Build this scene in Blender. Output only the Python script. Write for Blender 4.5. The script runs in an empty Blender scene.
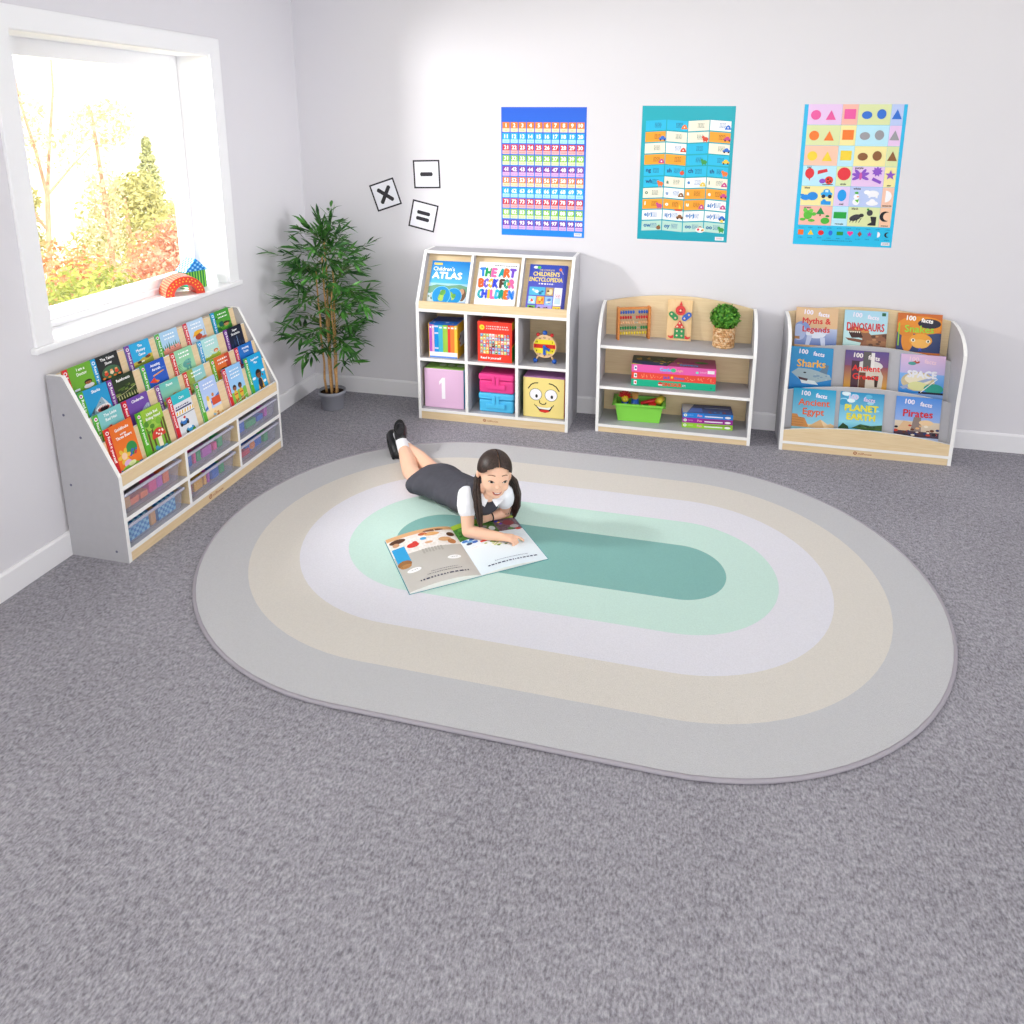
# A classroom reading corner: low bookcases along two walls, an oval rug and a child reading on it.
EXPO = 0.0
WORLD = 1.33; KEY = 73; FILL = 66; SIDE = 6.5; TOP = 15; SUN = 6.5
import bpy, bmesh, math, random
from mathutils import Vector, Matrix, Euler
random.seed(11)
SC = bpy.context.scene
LINK = SC.collection.objects.link
V = Vector
PI = math.pi

def lin(h):
    if not isinstance(h, str):
        return tuple(h)
    h = h.lstrip('#')
    out = []
    for i in (0, 2, 4):
        c = int(h[i:i+2], 16) / 255
        out.append(c / 12.92 if c <= .04045 else ((c + .055) / 1.055) ** 2.4)
    return tuple(out)

def rgba(h):
    return lin(h) + (1.0,)

# ------------------------------------------------------------------ materials
MATS = {}
def mat(name, col='#888888', rough=.5, spec=.4, bump=0, bscale=60, var=0, vscale=20, sheen=0, coat=0):
    if name in MATS:
        return MATS[name]
    m = bpy.data.materials.new(name); m.use_nodes = True
    nt = m.node_tree; b = nt.nodes['Principled BSDF']
    b.inputs['Base Color'].default_value = rgba(col)
    b.inputs['Roughness'].default_value = rough
    b.inputs['Specular IOR Level'].default_value = spec
    if sheen: b.inputs['Sheen Weight'].default_value = sheen
    if coat: b.inputs['Coat Weight'].default_value = coat
    tc = nt.nodes.new('ShaderNodeTexCoord')
    if var:
        n = nt.nodes.new('ShaderNodeTexNoise'); n.inputs['Scale'].default_value = vscale; n.inputs['Detail'].default_value = 4
        nt.links.new(tc.outputs['Object'], n.inputs['Vector'])
        r = nt.nodes.new('ShaderNodeValToRGB')
        c = lin(col)
        r.color_ramp.elements[0].position = .3; r.color_ramp.elements[1].position = .7
        r.color_ramp.elements[0].color = tuple(x * (1 - var) for x in c) + (1,)
        r.color_ramp.elements[1].color = tuple(min(1, x * (1 + var)) for x in c) + (1,)
        nt.links.new(n.outputs['Fac'], r.inputs['Fac']); nt.links.new(r.outputs['Color'], b.inputs['Base Color'])
    if bump:
        n2 = nt.nodes.new('ShaderNodeTexNoise'); n2.inputs['Scale'].default_value = bscale; n2.inputs['Detail'].default_value = 3
        nt.links.new(tc.outputs['Object'], n2.inputs['Vector'])
        bp = nt.nodes.new('ShaderNodeBump'); bp.inputs['Strength'].default_value = bump; bp.inputs['Distance'].default_value = .01
        nt.links.new(n2.outputs['Fac'], bp.inputs['Height']); nt.links.new(bp.outputs['Normal'], b.inputs['Normal'])
    MATS[name] = m
    return m

def wood(name, c0, c1, scale=(3, 3, 40), rough=.45):
    if name in MATS: return MATS[name]
    m = bpy.data.materials.new(name); m.use_nodes = True
    nt = m.node_tree; b = nt.nodes['Principled BSDF']; b.inputs['Roughness'].default_value = rough
    b.inputs['Specular IOR Level'].default_value = .35
    tc = nt.nodes.new('ShaderNodeTexCoord'); mp = nt.nodes.new('ShaderNodeMapping'); mp.inputs['Scale'].default_value = scale
    n = nt.nodes.new('ShaderNodeTexNoise'); n.inputs['Scale'].default_value = 4; n.inputs['Detail'].default_value = 6; n.inputs['Distortion'].default_value = .6
    r = nt.nodes.new('ShaderNodeValToRGB')
    r.color_ramp.elements[0].position = .32; r.color_ramp.elements[1].position = .68
    r.color_ramp.elements[0].color = rgba(c0); r.color_ramp.elements[1].color = rgba(c1)
    L = nt.links.new
    L(tc.outputs['Object'], mp.inputs['Vector']); L(mp.outputs['Vector'], n.inputs['Vector']); L(n.outputs['Fac'], r.inputs['Fac']); L(r.outputs['Color'], b.inputs['Base Color'])
    MATS[name] = m
    return m

def print_mat(name='printed_card', rough=.32, spec=.35):
    if name in MATS: return MATS[name]
    m = bpy.data.materials.new(name); m.use_nodes = True
    nt = m.node_tree; b = nt.nodes['Principled BSDF']; b.inputs['Roughness'].default_value = rough
    b.inputs['Specular IOR Level'].default_value = spec
    a = nt.nodes.new('ShaderNodeVertexColor'); a.layer_name = 'Col'
    nt.links.new(a.outputs['Color'], b.inputs['Base Color'])
    MATS[name] = m
    return m

def leaf_mat(name, c0, c1, scale=9, rough=.45, trans=.0):
    if name in MATS: return MATS[name]
    m = bpy.data.materials.new(name); m.use_nodes = True
    nt = m.node_tree; b = nt.nodes['Principled BSDF']; b.inputs['Roughness'].default_value = rough
    b.inputs['Specular IOR Level'].default_value = .3
    tc = nt.nodes.new('ShaderNodeTexCoord'); n = nt.nodes.new('ShaderNodeTexNoise'); n.inputs['Scale'].default_value = scale; n.inputs['Detail'].default_value = 2
    r = nt.nodes.new('ShaderNodeValToRGB'); r.color_ramp.elements[0].position = .35; r.color_ramp.elements[1].position = .65
    r.color_ramp.elements[0].color = rgba(c0); r.color_ramp.elements[1].color = rgba(c1)
    L = nt.links.new
    L(tc.outputs['Object'], n.inputs['Vector']); L(n.outputs['Fac'], r.inputs['Fac']); L(r.outputs['Color'], b.inputs['Base Color'])
    if trans:
        t = nt.nodes.new('ShaderNodeBsdfTranslucent'); mx = nt.nodes.new('ShaderNodeMixShader'); mx.inputs[0].default_value = trans
        L(r.outputs['Color'], t.inputs['Color'])
        out = nt.nodes['Material Output']
        L(b.outputs[0], mx.inputs[1]); L(t.outputs[0], mx.inputs[2]); L(mx.outputs[0], out.inputs['Surface'])
    MATS[name] = m
    return m

def clear_mat(name, tint='#ffffff', alpha=.25, rough=.2):
    """thin see-through plastic or glass sheet: transparent mixed with a glossy/diffuse skin"""
    if name in MATS: return MATS[name]
    m = bpy.data.materials.new(name); m.use_nodes = True
    nt = m.node_tree; b = nt.nodes['Principled BSDF']
    b.inputs['Base Color'].default_value = rgba(tint); b.inputs['Roughness'].default_value = rough
    b.inputs['Alpha'].default_value = alpha
    MATS[name] = m
    return m

# ------------------------------------------------------------------ objects
def tag(o, label=None, cat=None, group=None, kind=None):
    if label: o['label'] = label
    if cat: o['category'] = cat
    if group: o['group'] = group
    if kind: o['kind'] = kind
    return o

def thing(name, label, cat, loc=(0, 0, 0), rot=(0, 0, 0), group=None):
    o = bpy.data.objects.new(name, None); LINK(o)
    o.empty_display_size = .05
    o.location = loc
    o.rotation_euler = rot if isinstance(rot, (tuple, list, Euler)) else (0, 0, rot)
    return tag(o, label, cat, group)

class MB:
    """collects shapes and links them as ONE mesh object"""
    def __init__(s):
        s.v = []; s.f = []; s.m = []; s.c = []; s.anyc = False
    def add(s, vs, fs, mi=0, col=None, cols=None, M=None):
        o = len(s.v)
        s.v += [tuple(M @ V(p)) if M else tuple(p) for p in vs]
        for i, f in enumerate(fs):
            s.f.append([k + o for k in f])
            s.m.append(mi[i] if isinstance(mi, (list, tuple)) else mi)
            c = None
            if cols is not None: c = [lin(cols[k]) for k in f]
            elif col is not None: c = [lin(col)] * len(f)
            if c: s.anyc = True
            s.c.append(c)
        return s
    def box(s, x0, x1, y0, y1, z0, z1, mi=0, col=None, M=None, sides=None):
        vs = [(x, y, z) for x in (x0, x1) for y in (y0, y1) for z in (z0, z1)]
        names = ['-x', '+x', '-y', '+y', '-z', '+z']
        fs = [(0, 1, 3, 2), (4, 6, 7, 5), (0, 4, 5, 1), (2, 3, 7, 6), (0, 2, 6, 4), (1, 5, 7, 3)]
        m = [mi] * 6
        cc = [col] * 6
        if sides:
            for k, v in sides.items():
                if isinstance(v, int): m[names.index(k)] = v
                else: cc[names.index(k)] = v
        for f, a, b in zip(fs, m, cc):
            s.add([vs[k] for k in f], [(0, 1, 2, 3)], a, b, M=M)
        return s
    def prism(s, prof, axis, t0, t1, mi=0, edge=None, col=None, M=None):
        """profile in the two other axes (in xyz order), extruded along axis; edge = material per profile side"""
        n = len(prof)
        def P(a, b, t):
            return {'x': (t, a, b), 'y': (a, t, b), 'z': (a, b, t)}[axis]
        A = [P(a, b, t0) for a, b in prof]; B = [P(a, b, t1) for a, b in prof]
        s.add(A, [list(range(n))], mi, col, M=M)
        s.add(B, [list(range(n))[::-1]], mi, col, M=M)
        for i in range(n):
            j = (i + 1) % n
            e = mi if edge is None else (edge[i] if isinstance(edge, (list, tuple)) else edge)
            s.add([A[i], A[j], B[j], B[i]], [(0, 1, 2, 3)], e, col, M=M)
        return s
    def tube(s, pts, r, n=8, mi=0, col=None, cap=True, M=None, flat=1.0):
        pts = [V(p) for p in pts]; k = len(pts)
        rs = [r] * k if not isinstance(r, (list, tuple)) else r
        rings = []; up = V((0, 0, 1))
        prev = None
        for i in range(k):
            t = (pts[min(i + 1, k - 1)] - pts[max(i - 1, 0)])
            t = t.normalized() if t.length > 1e-9 else V((0, 0, 1))
            if prev is None:
                a = t.cross(up)
                if a.length < 1e-3: a = t.cross(V((1, 0, 0)))
            else:
                a = prev - t * prev.dot(t)
                if a.length < 1e-6: a = t.cross(up)
            a.normalize(); prev = a
            b = t.cross(a)
            rings.append([pts[i] + (a * math.cos(2*PI*j/n) + b * math.sin(2*PI*j/n) * flat) * rs[i] for j in range(n)])
        vs = [p for ring in rings for p in ring]
        fs = [(i*n + j, i*n + (j+1) % n, (i+1)*n + (j+1) % n, (i+1)*n + j) for i in range(k-1) for j in range(n)]
        if cap: fs += [tuple(range(n))[::-1], tuple((k-1)*n + j for j in range(n))]
        return s.add(vs, fs, mi, col, M=M)
    def lathe(s, prof, n=24, mi=0, col=None, M=None):
        vs = []; fs = []; k = len(prof)
        for (r, z) in prof:
            for j in range(n):
                vs.append((r*math.cos(2*PI*j/n), r*math.sin(2*PI*j/n), z))
        mm = []
        for i in range(k-1):
            for j in range(n):
                fs.append((i*n+j, i*n+(j+1) % n, (i+1)*n+(j+1) % n, (i+1)*n+j))
                mm.append(mi[i] if isinstance(mi, (list, tuple)) else mi)
        return s.add(vs, fs, mm, col, M=M)
    def ell(s, c, r, n=16, k=10, mi=0, col=None, M=None):
        if not isinstance(r, (tuple, list)): r = (r, r, r)
        vs = [(c[0], c[1], c[2]-r[2])]
        for i in range(1, k):
            th = PI*i/k
            for j in range(n):
                vs.append((c[0]+r[0]*math.sin(th)*math.cos(2*PI*j/n), c[1]+r[1]*math.sin(th)*math.sin(2*PI*j/n), c[2]-r[2]*math.cos(th)))
        vs.append((c[0], c[1], c[2]+r[2]))
        fs = [(0, 1+(j+1) % n, 1+j) for j in range(n)]
        for i in range(k-2):
            for j in range(n):
                a = 1+i*n; b = a+n
                fs.append((a+j, a+(j+1) % n, b+(j+1) % n, b+j))
        a = 1+(k-2)*n
        fs += [(a+j, a+(j+1) % n, len(vs)-1) for j in range(n)]
        return s.add(vs, fs, mi, col, M=M)
    def build(s, name, mats, parent=None, smooth=False, bevel=0, seg=2, loc=None, rot=None):
        me = bpy.data.meshes.new(name)
        me.from_pydata(s.v, [], s.f)
        for m in (mats if isinstance(mats, (list, tuple)) else [mats]): me.materials.append(m)
        me.polygons.foreach_set('material_index', s.m)
        if s.anyc:
            at = me.color_attributes.new('Col', 'FLOAT_COLOR', 'CORNER')
            buf = []
            for f, c in zip(s.f, s.c):
                for i in range(len(f)):
                    q = c[i] if c else (.8, .8, .8)
                    buf += [q[0], q[1], q[2], 1.0]
            at.data.foreach_set('color', buf)
        if smooth: me.polygons.foreach_set('use_smooth', [True]*len(s.f))
        me.update()
        o = bpy.data.objects.new(name, me); LINK(o)
        if parent is not None: o.parent = parent
        if loc is not None: o.location = loc
        if rot is not None: o.rotation_euler = rot
        if bevel or smooth:
            bm = bmesh.new(); bm.from_mesh(me); bmesh.ops.remove_doubles(bm, verts=bm.verts, dist=1e-6)
            bmesh.ops.recalc_face_normals(bm, faces=bm.faces); bm.to_mesh(me); bm.free()
        if bevel:
            md = o.modifiers.new('bevel', 'BEVEL'); md.width = bevel; md.segments = seg; md.limit_method = 'ANGLE'; md.angle_limit = .6
        return o

# ------------------------------------------------------------------ flat printed artwork and lettering
_TXT = {}
def text_geo(s):
    if s in _TXT: return _TXT[s]
    cu = bpy.data.curves.new('lettering', 'FONT'); cu.body = s; cu.size = 1; cu.resolution_u = 2; cu.fill_mode = 'FRONT'
    ob = bpy.data.objects.new('lettering', cu)
    LINK(ob)
    dg = bpy.context.evaluated_depsgraph_get()
    me = bpy.data.meshes.new_from_object(ob.evaluated_get(dg))
    vs = [(v.co.x, v.co.y) for v in me.vertices]; fs = [tuple(p.vertices) for p in me.polygons]
    bpy.data.objects.remove(ob); bpy.data.curves.remove(cu); bpy.data.meshes.remove(me)
    x0 = min((v[0] for v in vs), default=0); x1 = max((v[0] for v in vs), default=1)
    _TXT[s] = (vs, fs, x0, x1)
    return _TXT[s]
CAP = .69
class Art:
    """draws layered flat shapes on a plane; units are plane widths (x 0..1, y 0..a)"""
    EPS = 4e-5
    def __init__(s, mb, O, U, W, width, mi=0, fn=None):
        s.mb = mb; s.O = V(O); s.U = V(U); s.W = V(W); s.N = s.U.cross(s.W); s.w = width; s.k = 1; s.mi = mi; s.fn = fn; s.clip = None; s.ys = 1; s.y0 = 0
    def P(s, x, y, k=None):
        e = s.EPS * (s.k if k is None else k)
        y = s.y0+y*s.ys
        if s.clip: x = min(max(x, 0), s.clip[0]); y = min(max(y, 0), s.clip[1])
        if s.fn: return s.fn(x, y, e)
        return s.O + s.U*(x*s.w) + s.W*(y*s.w) + s.N*e
    def poly(s, pts, c, cols=None):
        n = len(pts)
        s.mb.add([s.P(*p) for p in pts], [tuple(range(n))], s.mi, col=None if cols else c, cols=cols); s.k += 1
    def rect(s, x0, y0, x1, y1, c, c2=None):
        pts = [(x0, y0), (x1, y0), (x1, y1), (x0, y1)]
        s.poly(pts, c, None if c2 is None else [c, c, c2, c2])
    def ell(s, cx, cy, rx, ry=None, c='#000000', n=18, rot=0, a0=0, a1=2*PI):
        ry = rx if ry is None else ry
        full = abs(a1-a0-2*PI) < 1e-6
        k = n if full else n+1
        pts = []
        for i in range(k):
            a = a0+(a1-a0)*i/n; x = rx*math.cos(a); y = ry*math.sin(a)
            pts.append((cx+x*math.cos(rot)-y*math.sin(rot), cy+x*math.sin(rot)+y*math.cos(rot)))
        s.poly(pts, c)
    def line(s, pts, w, c):
        for (a, b) in zip(pts[:-1], pts[1:]):
            dx, dy = b[0]-a[0], b[1]-a[1]; L = math.hypot(dx, dy) or 1e-9
            nx, ny = -dy/L*w/2, dx/L*w/2; ex, ey = dx/L*w*.3, dy/L*w*.3
            q = [(a[0]+nx-ex, a[1]+ny-ey), (a[0]-nx-ex, a[1]-ny-ey), (b[0]-nx+ex, b[1]-ny+ey), (b[0]+nx+ex, b[1]+ny+ey)]
            s.mb.add([s.P(*p) for p in q], [(0, 1, 2, 3)], s.mi, col=c)
        s.k += 1
    def star(s, cx, cy, r, c, n=5, ri=.42, rot=PI/2):
        s.poly([(cx+(r if i % 2 == 0 else r*ri)*math.cos(rot+PI*i/n), cy+(r if i % 2 == 0 else r*ri)*math.sin(rot+PI*i/n)) for i in range(2*n)], c)
    def text(s, t, x, y, h, c, al='C', rot=0, maxw=None, bold=0, sx=1.0):
        """y is the baseline, h the capital height"""
        vs, fs, x0, x1 = text_geo(t)
        k = h/CAP; kx = k*sx
        if maxw and (x1-x0)*kx > maxw: kx = maxw/(x1-x0)
        off = {'C': -(x0+x1)/2, 'L': -x0, 'R': -x1}[al]
        ca, sa = math.cos(rot), math.sin(rot)
        jit = [(0, 0)] if not bold else [(-bold, 0), (bold, 0), (0, bold), (0, -bold)]
        for jx, jy in jit:
            q = []
            for (a, b) in vs:
                X = (a+off)*kx+jx; Y = b*k+jy
                q.append(s.P(x+X*ca-Y*sa, y+X*sa+Y*ca))
            s.mb.add(q, fs, s.mi, col=c)
            s.k += 1
    def scribble(s, x, y, w, h, c, rows=1, gap=1.9):
        """rows of small strokes, lettering too small to read"""
        for r in range(rows):
            xx = x
            while xx < x+w:
                d = random.uniform(.6, 2.2)*h
                s.rect(xx, y-r*h*gap, min(xx+d, x+w), y-r*h*gap+h, c); s.k -= 1
                xx += d+h*.7
        s.k += 1
    def blobs(s, x0, y0, x1, y1, n, r0, r1, cols):
        for i in range(n):
            r = random.uniform(r0, r1)
            s.ell(random.uniform(x0, x1), random.uniform(y0, y1), r, r*random.uniform(.6, 1), random.choice(cols), n=10)
# ------------------------------------------------------------------ camera
cam = bpy.data.cameras.new('camera'); camo = bpy.data.objects.new('camera', cam); LINK(camo)
FPX, YAW, PIT, ROL = 742.25, .227749, .232361, .005769
cam.sensor_width = 36; cam.lens = 36*FPX/1024
cam.shift_x = (512-529.746)/1024; cam.shift_y = (296.393-512)/1024
cam.clip_start = .05; cam.clip_end = 200
fw = V((-math.sin(YAW)*math.cos(PIT), math.cos(YAW)*math.cos(PIT), -math.sin(PIT)))
r0 = V((math.cos(YAW), math.sin(YAW), 0)); u0 = r0.cross(fw)
rr = r0*math.cos(ROL)+u0*math.sin(ROL); uu = -r0*math.sin(ROL)+u0*math.cos(ROL)
camo.matrix_world = Matrix(((rr.x, uu.x, -fw.x, 2.5272), (rr.y, uu.y, -fw.y, -4.3812), (rr.z, uu.z, -fw.z, 1.7997), (0, 0, 0, 1)))
SC.camera = camo
SC.view_settings.view_transform = 'Standard'; SC.view_settings.look = 'None'; SC.view_settings.gamma = 1
SC.view_settings.use_curve_mapping = False
SC.view_settings.exposure = EXPO

# ------------------------------------------------------------------ world and lights
w = bpy.data.worlds.new('sky'); SC.world = w; w.use_nodes = True
w.node_tree.nodes['Background'].inputs['Color'].default_value = (1, 1, 1.02, 1)
w.node_tree.nodes['Background'].inputs['Strength'].default_value = WORLD
def area(name, loc, target, size, power, col=(1, 1, 1), sy=None, spread=PI):
    l = bpy.data.lights.new(name, 'AREA'); l.energy = power; l.color = col; l.size = size; l.spread = spread
    if sy: l.shape = 'RECTANGLE'; l.size_y = sy
    o = bpy.data.objects.new(name, l); LINK(o); o.location = loc
    o.rotation_euler = (V(target)-V(loc)).to_track_quat('-Z', 'Y').to_euler()
    return o
area('window_daylight', (-1.0, -1.98, 1.85), (.6, -1.35, 1.3), .3, KEY, (1, .99, .97))
area('camera_fill', (3.0, -6.2, 2.3), (2.7, -2.0, .3), 2.4, FILL, (1, 1, 1))  # unseen fill light added behind the camera to brighten carpet and right side
area('side_lamp', (6.2, -2.3, 2.1), (.15, -.45, 1.1), .9, SIDE, (1, .99, 1), None, math.radians(42))
area('overhead_fill', (2.3, -2.6, 2.7), (2.3, -2.6, 0), 4.0, TOP, (1, 1, 1), 4.0)  # broad fill added under the ceiling, out of view; no actual light fitting
sl = bpy.data.lights.new('sun', 'SUN'); sl.energy = SUN; sl.angle = .02; sl.color = (1, .93, .78)
so = bpy.data.objects.new('sun', sl); LINK(so)
so.rotation_euler = V((-.55, .40, -.95)).to_track_quat('-Z', 'Y').to_euler()

# ------------------------------------------------------------------ surfaces
wallm = mat('wall_paint', '#dddbe0', .75, .2, bump=.03, bscale=180)
trimm = mat('white_gloss_paint', '#ecebee', .35, .4)
framem = mat('window_white', '#f2f2f4', .35, .4)
m = bpy.data.materials.new('carpet_tile'); m.use_nodes = True; MATS['carpet'] = m
nt = m.node_tree; b = nt.nodes['Principled BSDF']; b.inputs['Roughness'].default_value = .95; b.inputs['Specular IOR Level'].default_value = .1
tc = nt.nodes.new('ShaderNodeTexCoord')
def noise(scale, detail, sc=None, rough=.6):
    n = nt.nodes.new('ShaderNodeTexNoise'); n.inputs['Scale'].default_value = scale; n.inputs['Detail'].default_value = detail; n.inputs['Roughness'].default_value = rough
    if sc:
        mp = nt.nodes.new('ShaderNodeMapping'); mp.inputs['Scale'].default_value = sc
        nt.links.new(tc.outputs['Object'], mp.inputs['Vector']); nt.links.new(mp.outputs['Vector'], n.inputs['Vector'])
    else: nt.links.new(tc.outputs['Object'], n.inputs['Vector'])
    return n
n1 = noise(150, 2, (1, .55, 1)); n2 = noise(42, 3); n3 = noise(2.2, 2)
r1 = nt.nodes.new('ShaderNodeValToRGB')
r1.color_ramp.elements[0].position = .33; r1.color_ramp.elements[0].color = rgba('#716e76')
r1.color_ramp.elements[1].position = .67; r1.color_ramp.elements[1].color = rgba('#b2b0b8')
mx = nt.nodes.new('ShaderNodeMath'); mx.operation = 'MULTIPLY_ADD'; mx.inputs[1].default_value = .35; 
nt.links.new(n2.outputs['Fac'], mx.inputs[0])
m2 = nt.nodes.new('ShaderNodeMath'); m2.operation = 'MULTIPLY'; m2.inputs[1].default_value = .65
nt.links.new(n1.outputs['Fac'], m2.inputs[0]); nt.links.new(m2.outputs[0], mx.inputs[2])
m3 = nt.nodes.new('ShaderNodeMath'); m3.operation = 'MULTIPLY_ADD'; m3.inputs[1].default_value = .12; nt.links.new(n3.outputs['Fac'], m3.inputs[0])
m4 = nt.nodes.new('ShaderNodeMath'); m4.operation = 'ADD'; m4.inputs[1].default_value = -.06; nt.links.new(mx.outputs[0], m4.inputs[0]); nt.links.new(m4.outputs[0], m3.inputs[2])
nt.links.new(m3.outputs[0], r1.inputs['Fac']); nt.links.new(r1.outputs['Color'], b.inputs['Base Color'])
bp = nt.nodes.new('ShaderNodeBump'); bp.inputs['Strength'].default_value = .5; bp.inputs['Distance'].default_value = .006
nt.links.new(n1.outputs['Fac'], bp.inputs['Height']); nt.links.new(bp.outputs['Normal'], b.inputs['Normal'])

H = 2.75
o = MB().box(-.3, 6.6, -6.2, 0, -.1, 0).build('floor', MATS['carpet']); tag(o, 'mottled grey carpet floor', kind='structure')
o = MB().box(-.25, 6.6, 0, .15, -.1, H).build('wall_back', wallm); tag(o, 'plain pale wall behind the bookcases', kind='structure')
o = MB().box(-.3, 9.5, -8, .15, H, H+.1).build('ceiling', mat('ceiling_paint', '#f4f4f4', .8, .2)); tag(o, 'white ceiling', kind='structure')
W0, W1, S0, S1 = -2.02, -.86, .92, 2.12      # window opening in the left wall
mb = MB()
mb.box(-.25, 0, -3.2, W0, -.1, H); mb.box(-.25, 0, W1, 0, -.1, H); mb.box(-.25, 0, W0, W1, -.1, S0-.025); mb.box(-.25, 0, W0, W1, S1, H)
o = mb.build('wall_left', wallm); tag(o, 'plain pale wall with the window', kind='structure')
def skirting(name, prof, axis, a, b_):
    o = MB().prism(prof, axis, a, b_).build(name, trimm); tag(o, 'white painted baseboard', kind='structure')
skirting('baseboard_back', [(0, 0), (-.014, 0), (-.014, .098), (-.006, .108), (0, .108)], 'x', .014, 6.6)
skirting('baseboard_left', [(0, 0), (.014, 0), (.014, .098), (.006, .108), (0, .108)], 'y', -3.2, 0)
# window
win = thing('window_1', 'white framed window looking out on a sunny garden', None, (0, (W0+W1)/2, S0)); tag(win, kind='structure')
hw = (W1-W0)/2; hh = S1-S0
mb = MB()
mb.box(-.245, -.185, -hw, -hw+.055, 0, hh); mb.box(-.245, -.185, hw-.05, hw, 0, hh)
mb.box(-.245, -.185, -hw+.055, hw-.05, 0, .075); mb.box(-.245, -.185, -hw+.055, hw-.05, hh-.075, hh)
mb.box(-.19, -.172, -hw, hw, 0, .03)
mb.build('window_frame', framem, win, bevel=.004)
mb = MB(); mb.box(-.218, -.212, -hw+.055, hw-.05, .075, hh-.075)
mb.build('window_glass', clear_mat('window_pane', '#ffffff', .04, .02), win)
MB().box(-.185, .028, -hw-.1, hw+.1, -.026, 0).build('window_sill', framem, win, bevel=.006)
mb = MB()
mb.box(0, .014, -hw-.085, -hw, 0, hh+.085); mb.box(0, .014, hw, hw+.085, 0, hh+.085); mb.box(0, .014, -hw, hw, hh, hh+.085)
mb.box(-.185, .002, -hw-.0001, -hw+.004, 0, hh); mb.box(-.185, .002, hw-.004, hw+.0001, 0, hh); mb.box(-.185, .002, -hw, hw, hh-.004, hh)
mb.build('window_trim', framem, win, bevel=.003)

# ------------------------------------------------------------------ garden outside
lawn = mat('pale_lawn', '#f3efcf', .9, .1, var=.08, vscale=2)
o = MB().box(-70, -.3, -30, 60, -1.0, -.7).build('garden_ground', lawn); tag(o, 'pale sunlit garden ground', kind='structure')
def leafmesh(mb, c, r, n, size, seed, shell=.55, up=0):
    rnd = random.Random(seed)
    for i in range(n):
        while True:
            d = V((rnd.gauss(0, 1), rnd.gauss(0, 1), rnd.gauss(0, 1)))
            if d.length > .01: break
        d.normalize(); q = shell+(1-shell)*rnd.random()
        p = V((c[0]+d.x*r[0]*q, c[1]+d.y*r[1]*q, c[2]+d.z*r[2]*q))
        nrm = (d+V((rnd.gauss(0, .6), rnd.gauss(0, .6), rnd.gauss(0, .6)+up))).normalized()
        a = nrm.cross(V((rnd.gauss(0, 1), rnd.gauss(0, 1), rnd.gauss(0, 1)))).normalized(); bb = nrm.cross(a)
        s = size*rnd.uniform(.6, 1.3)
        mb.add([p-a*s, p-bb*s*.45, p+a*s, p+bb*s*.45], [(0, 1, 2, 3)])
bark = mat('bark', '#c9a489', .9, .1, var=.2, vscale=8)
def shrub(name, label, cat, loc, blobs, n, size, m, seed, trunk=None, group=None):
    t = thing(name, label, cat, loc, group=group)
    mb = MB()
    for i, (c, r) in enumerate(blobs): leafmesh(mb, c, r, int(n*2.1), size*.68, seed+i, .5)
    mb.build('foliage', m, t)
    tm = MB()
    if trunk:
        for pts, r in trunk: tm.tube(pts, r, 6)
    else:
        for k in range(4):
            a = k*PI/2+.4; tm.tube([(0, 0, 0), (.1*math.cos(a), .1*math.sin(a), .3), (.25*math.cos(a), .25*math.sin(a), .6)], [.03, .02, .012], 6)
    tm.build('trunk' if trunk else 'stems', bark, t)
    return t
G = -.7
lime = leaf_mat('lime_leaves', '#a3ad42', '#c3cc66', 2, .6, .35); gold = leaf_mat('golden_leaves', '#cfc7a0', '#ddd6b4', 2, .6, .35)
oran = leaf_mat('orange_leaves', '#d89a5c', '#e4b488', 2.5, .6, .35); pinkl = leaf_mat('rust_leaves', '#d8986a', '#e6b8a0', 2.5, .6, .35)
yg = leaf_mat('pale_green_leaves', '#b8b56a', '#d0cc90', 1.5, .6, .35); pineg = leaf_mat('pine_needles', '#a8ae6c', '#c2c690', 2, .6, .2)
shrub('garden_shrub', 'round lime green bush low in the middle of the window', 'shrub', (-2.7, .98, G), [((0, -.05, .86), (.4, .42, .46)), ((.1, -.32, .76), (.36, .3, .42)), ((0, .3, .74), (.34, .28, .42))], 620, .05, lime, 1)
shrub('garden_shrub', 'orange bush behind the lime bush at the left of the window', 'shrub', (-3.9, 1.85, G), [((0, -.1, .82), (.5, .5, .5)), ((0, .3, .7), (.35, .35, .42)), ((.1, -.5, .55), (.35, .35, .42))], 520, .055, oran, 20)
shrub('garden_shrub', 'orange red bush at the right edge of the window glass', 'shrub', (-3.7, 3.05, G), [((0, .1, .85), (.5, .5, .45)), ((.1, -.18, .6), (.4, .38, .42)), ((0, .5, 1.0), (.4, .4, .4))], 560, .055, pinkl, 40)
shrub('garden_shrub', 'low pinkish plant below the orange bush at far left of the glass', 'shrub', (-2.7, -.08, G), [((0, 0, .45), (.4, .32, .35))], 500, .045, pinkl, 60)
shrub('garden_tree', 'loose yellow green tree behind the orange red bush', 'tree', (-6.3, 5.5, G), [((0, 0, 1.0), (.7, .8, .55)), ((0, .6, .8), (.6, .6, .5)), ((0, -.5, .5), (.6, .5, .45)), ((0, .3, 1.35), (.4, .4, .35))], 420, .075, yg, 80, [([(0, 0, 0), (0, .05, .6), (.05, 0, 1.3)], [.06, .05, .02])])
shrub('garden_tree', 'pointed pale green conifer rising behind the yellow green tree', 'tree', (-7.4, 7.45, G), [((0, 0, .7+.22*i), (.42*(1-i/7.5), .42*(1-i/7.5), .18)) for i in range(7)], 170, .06, pineg, 100, [([(0, 0, 0), (0, 0, 2.2)], [.05, .01])])
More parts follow.
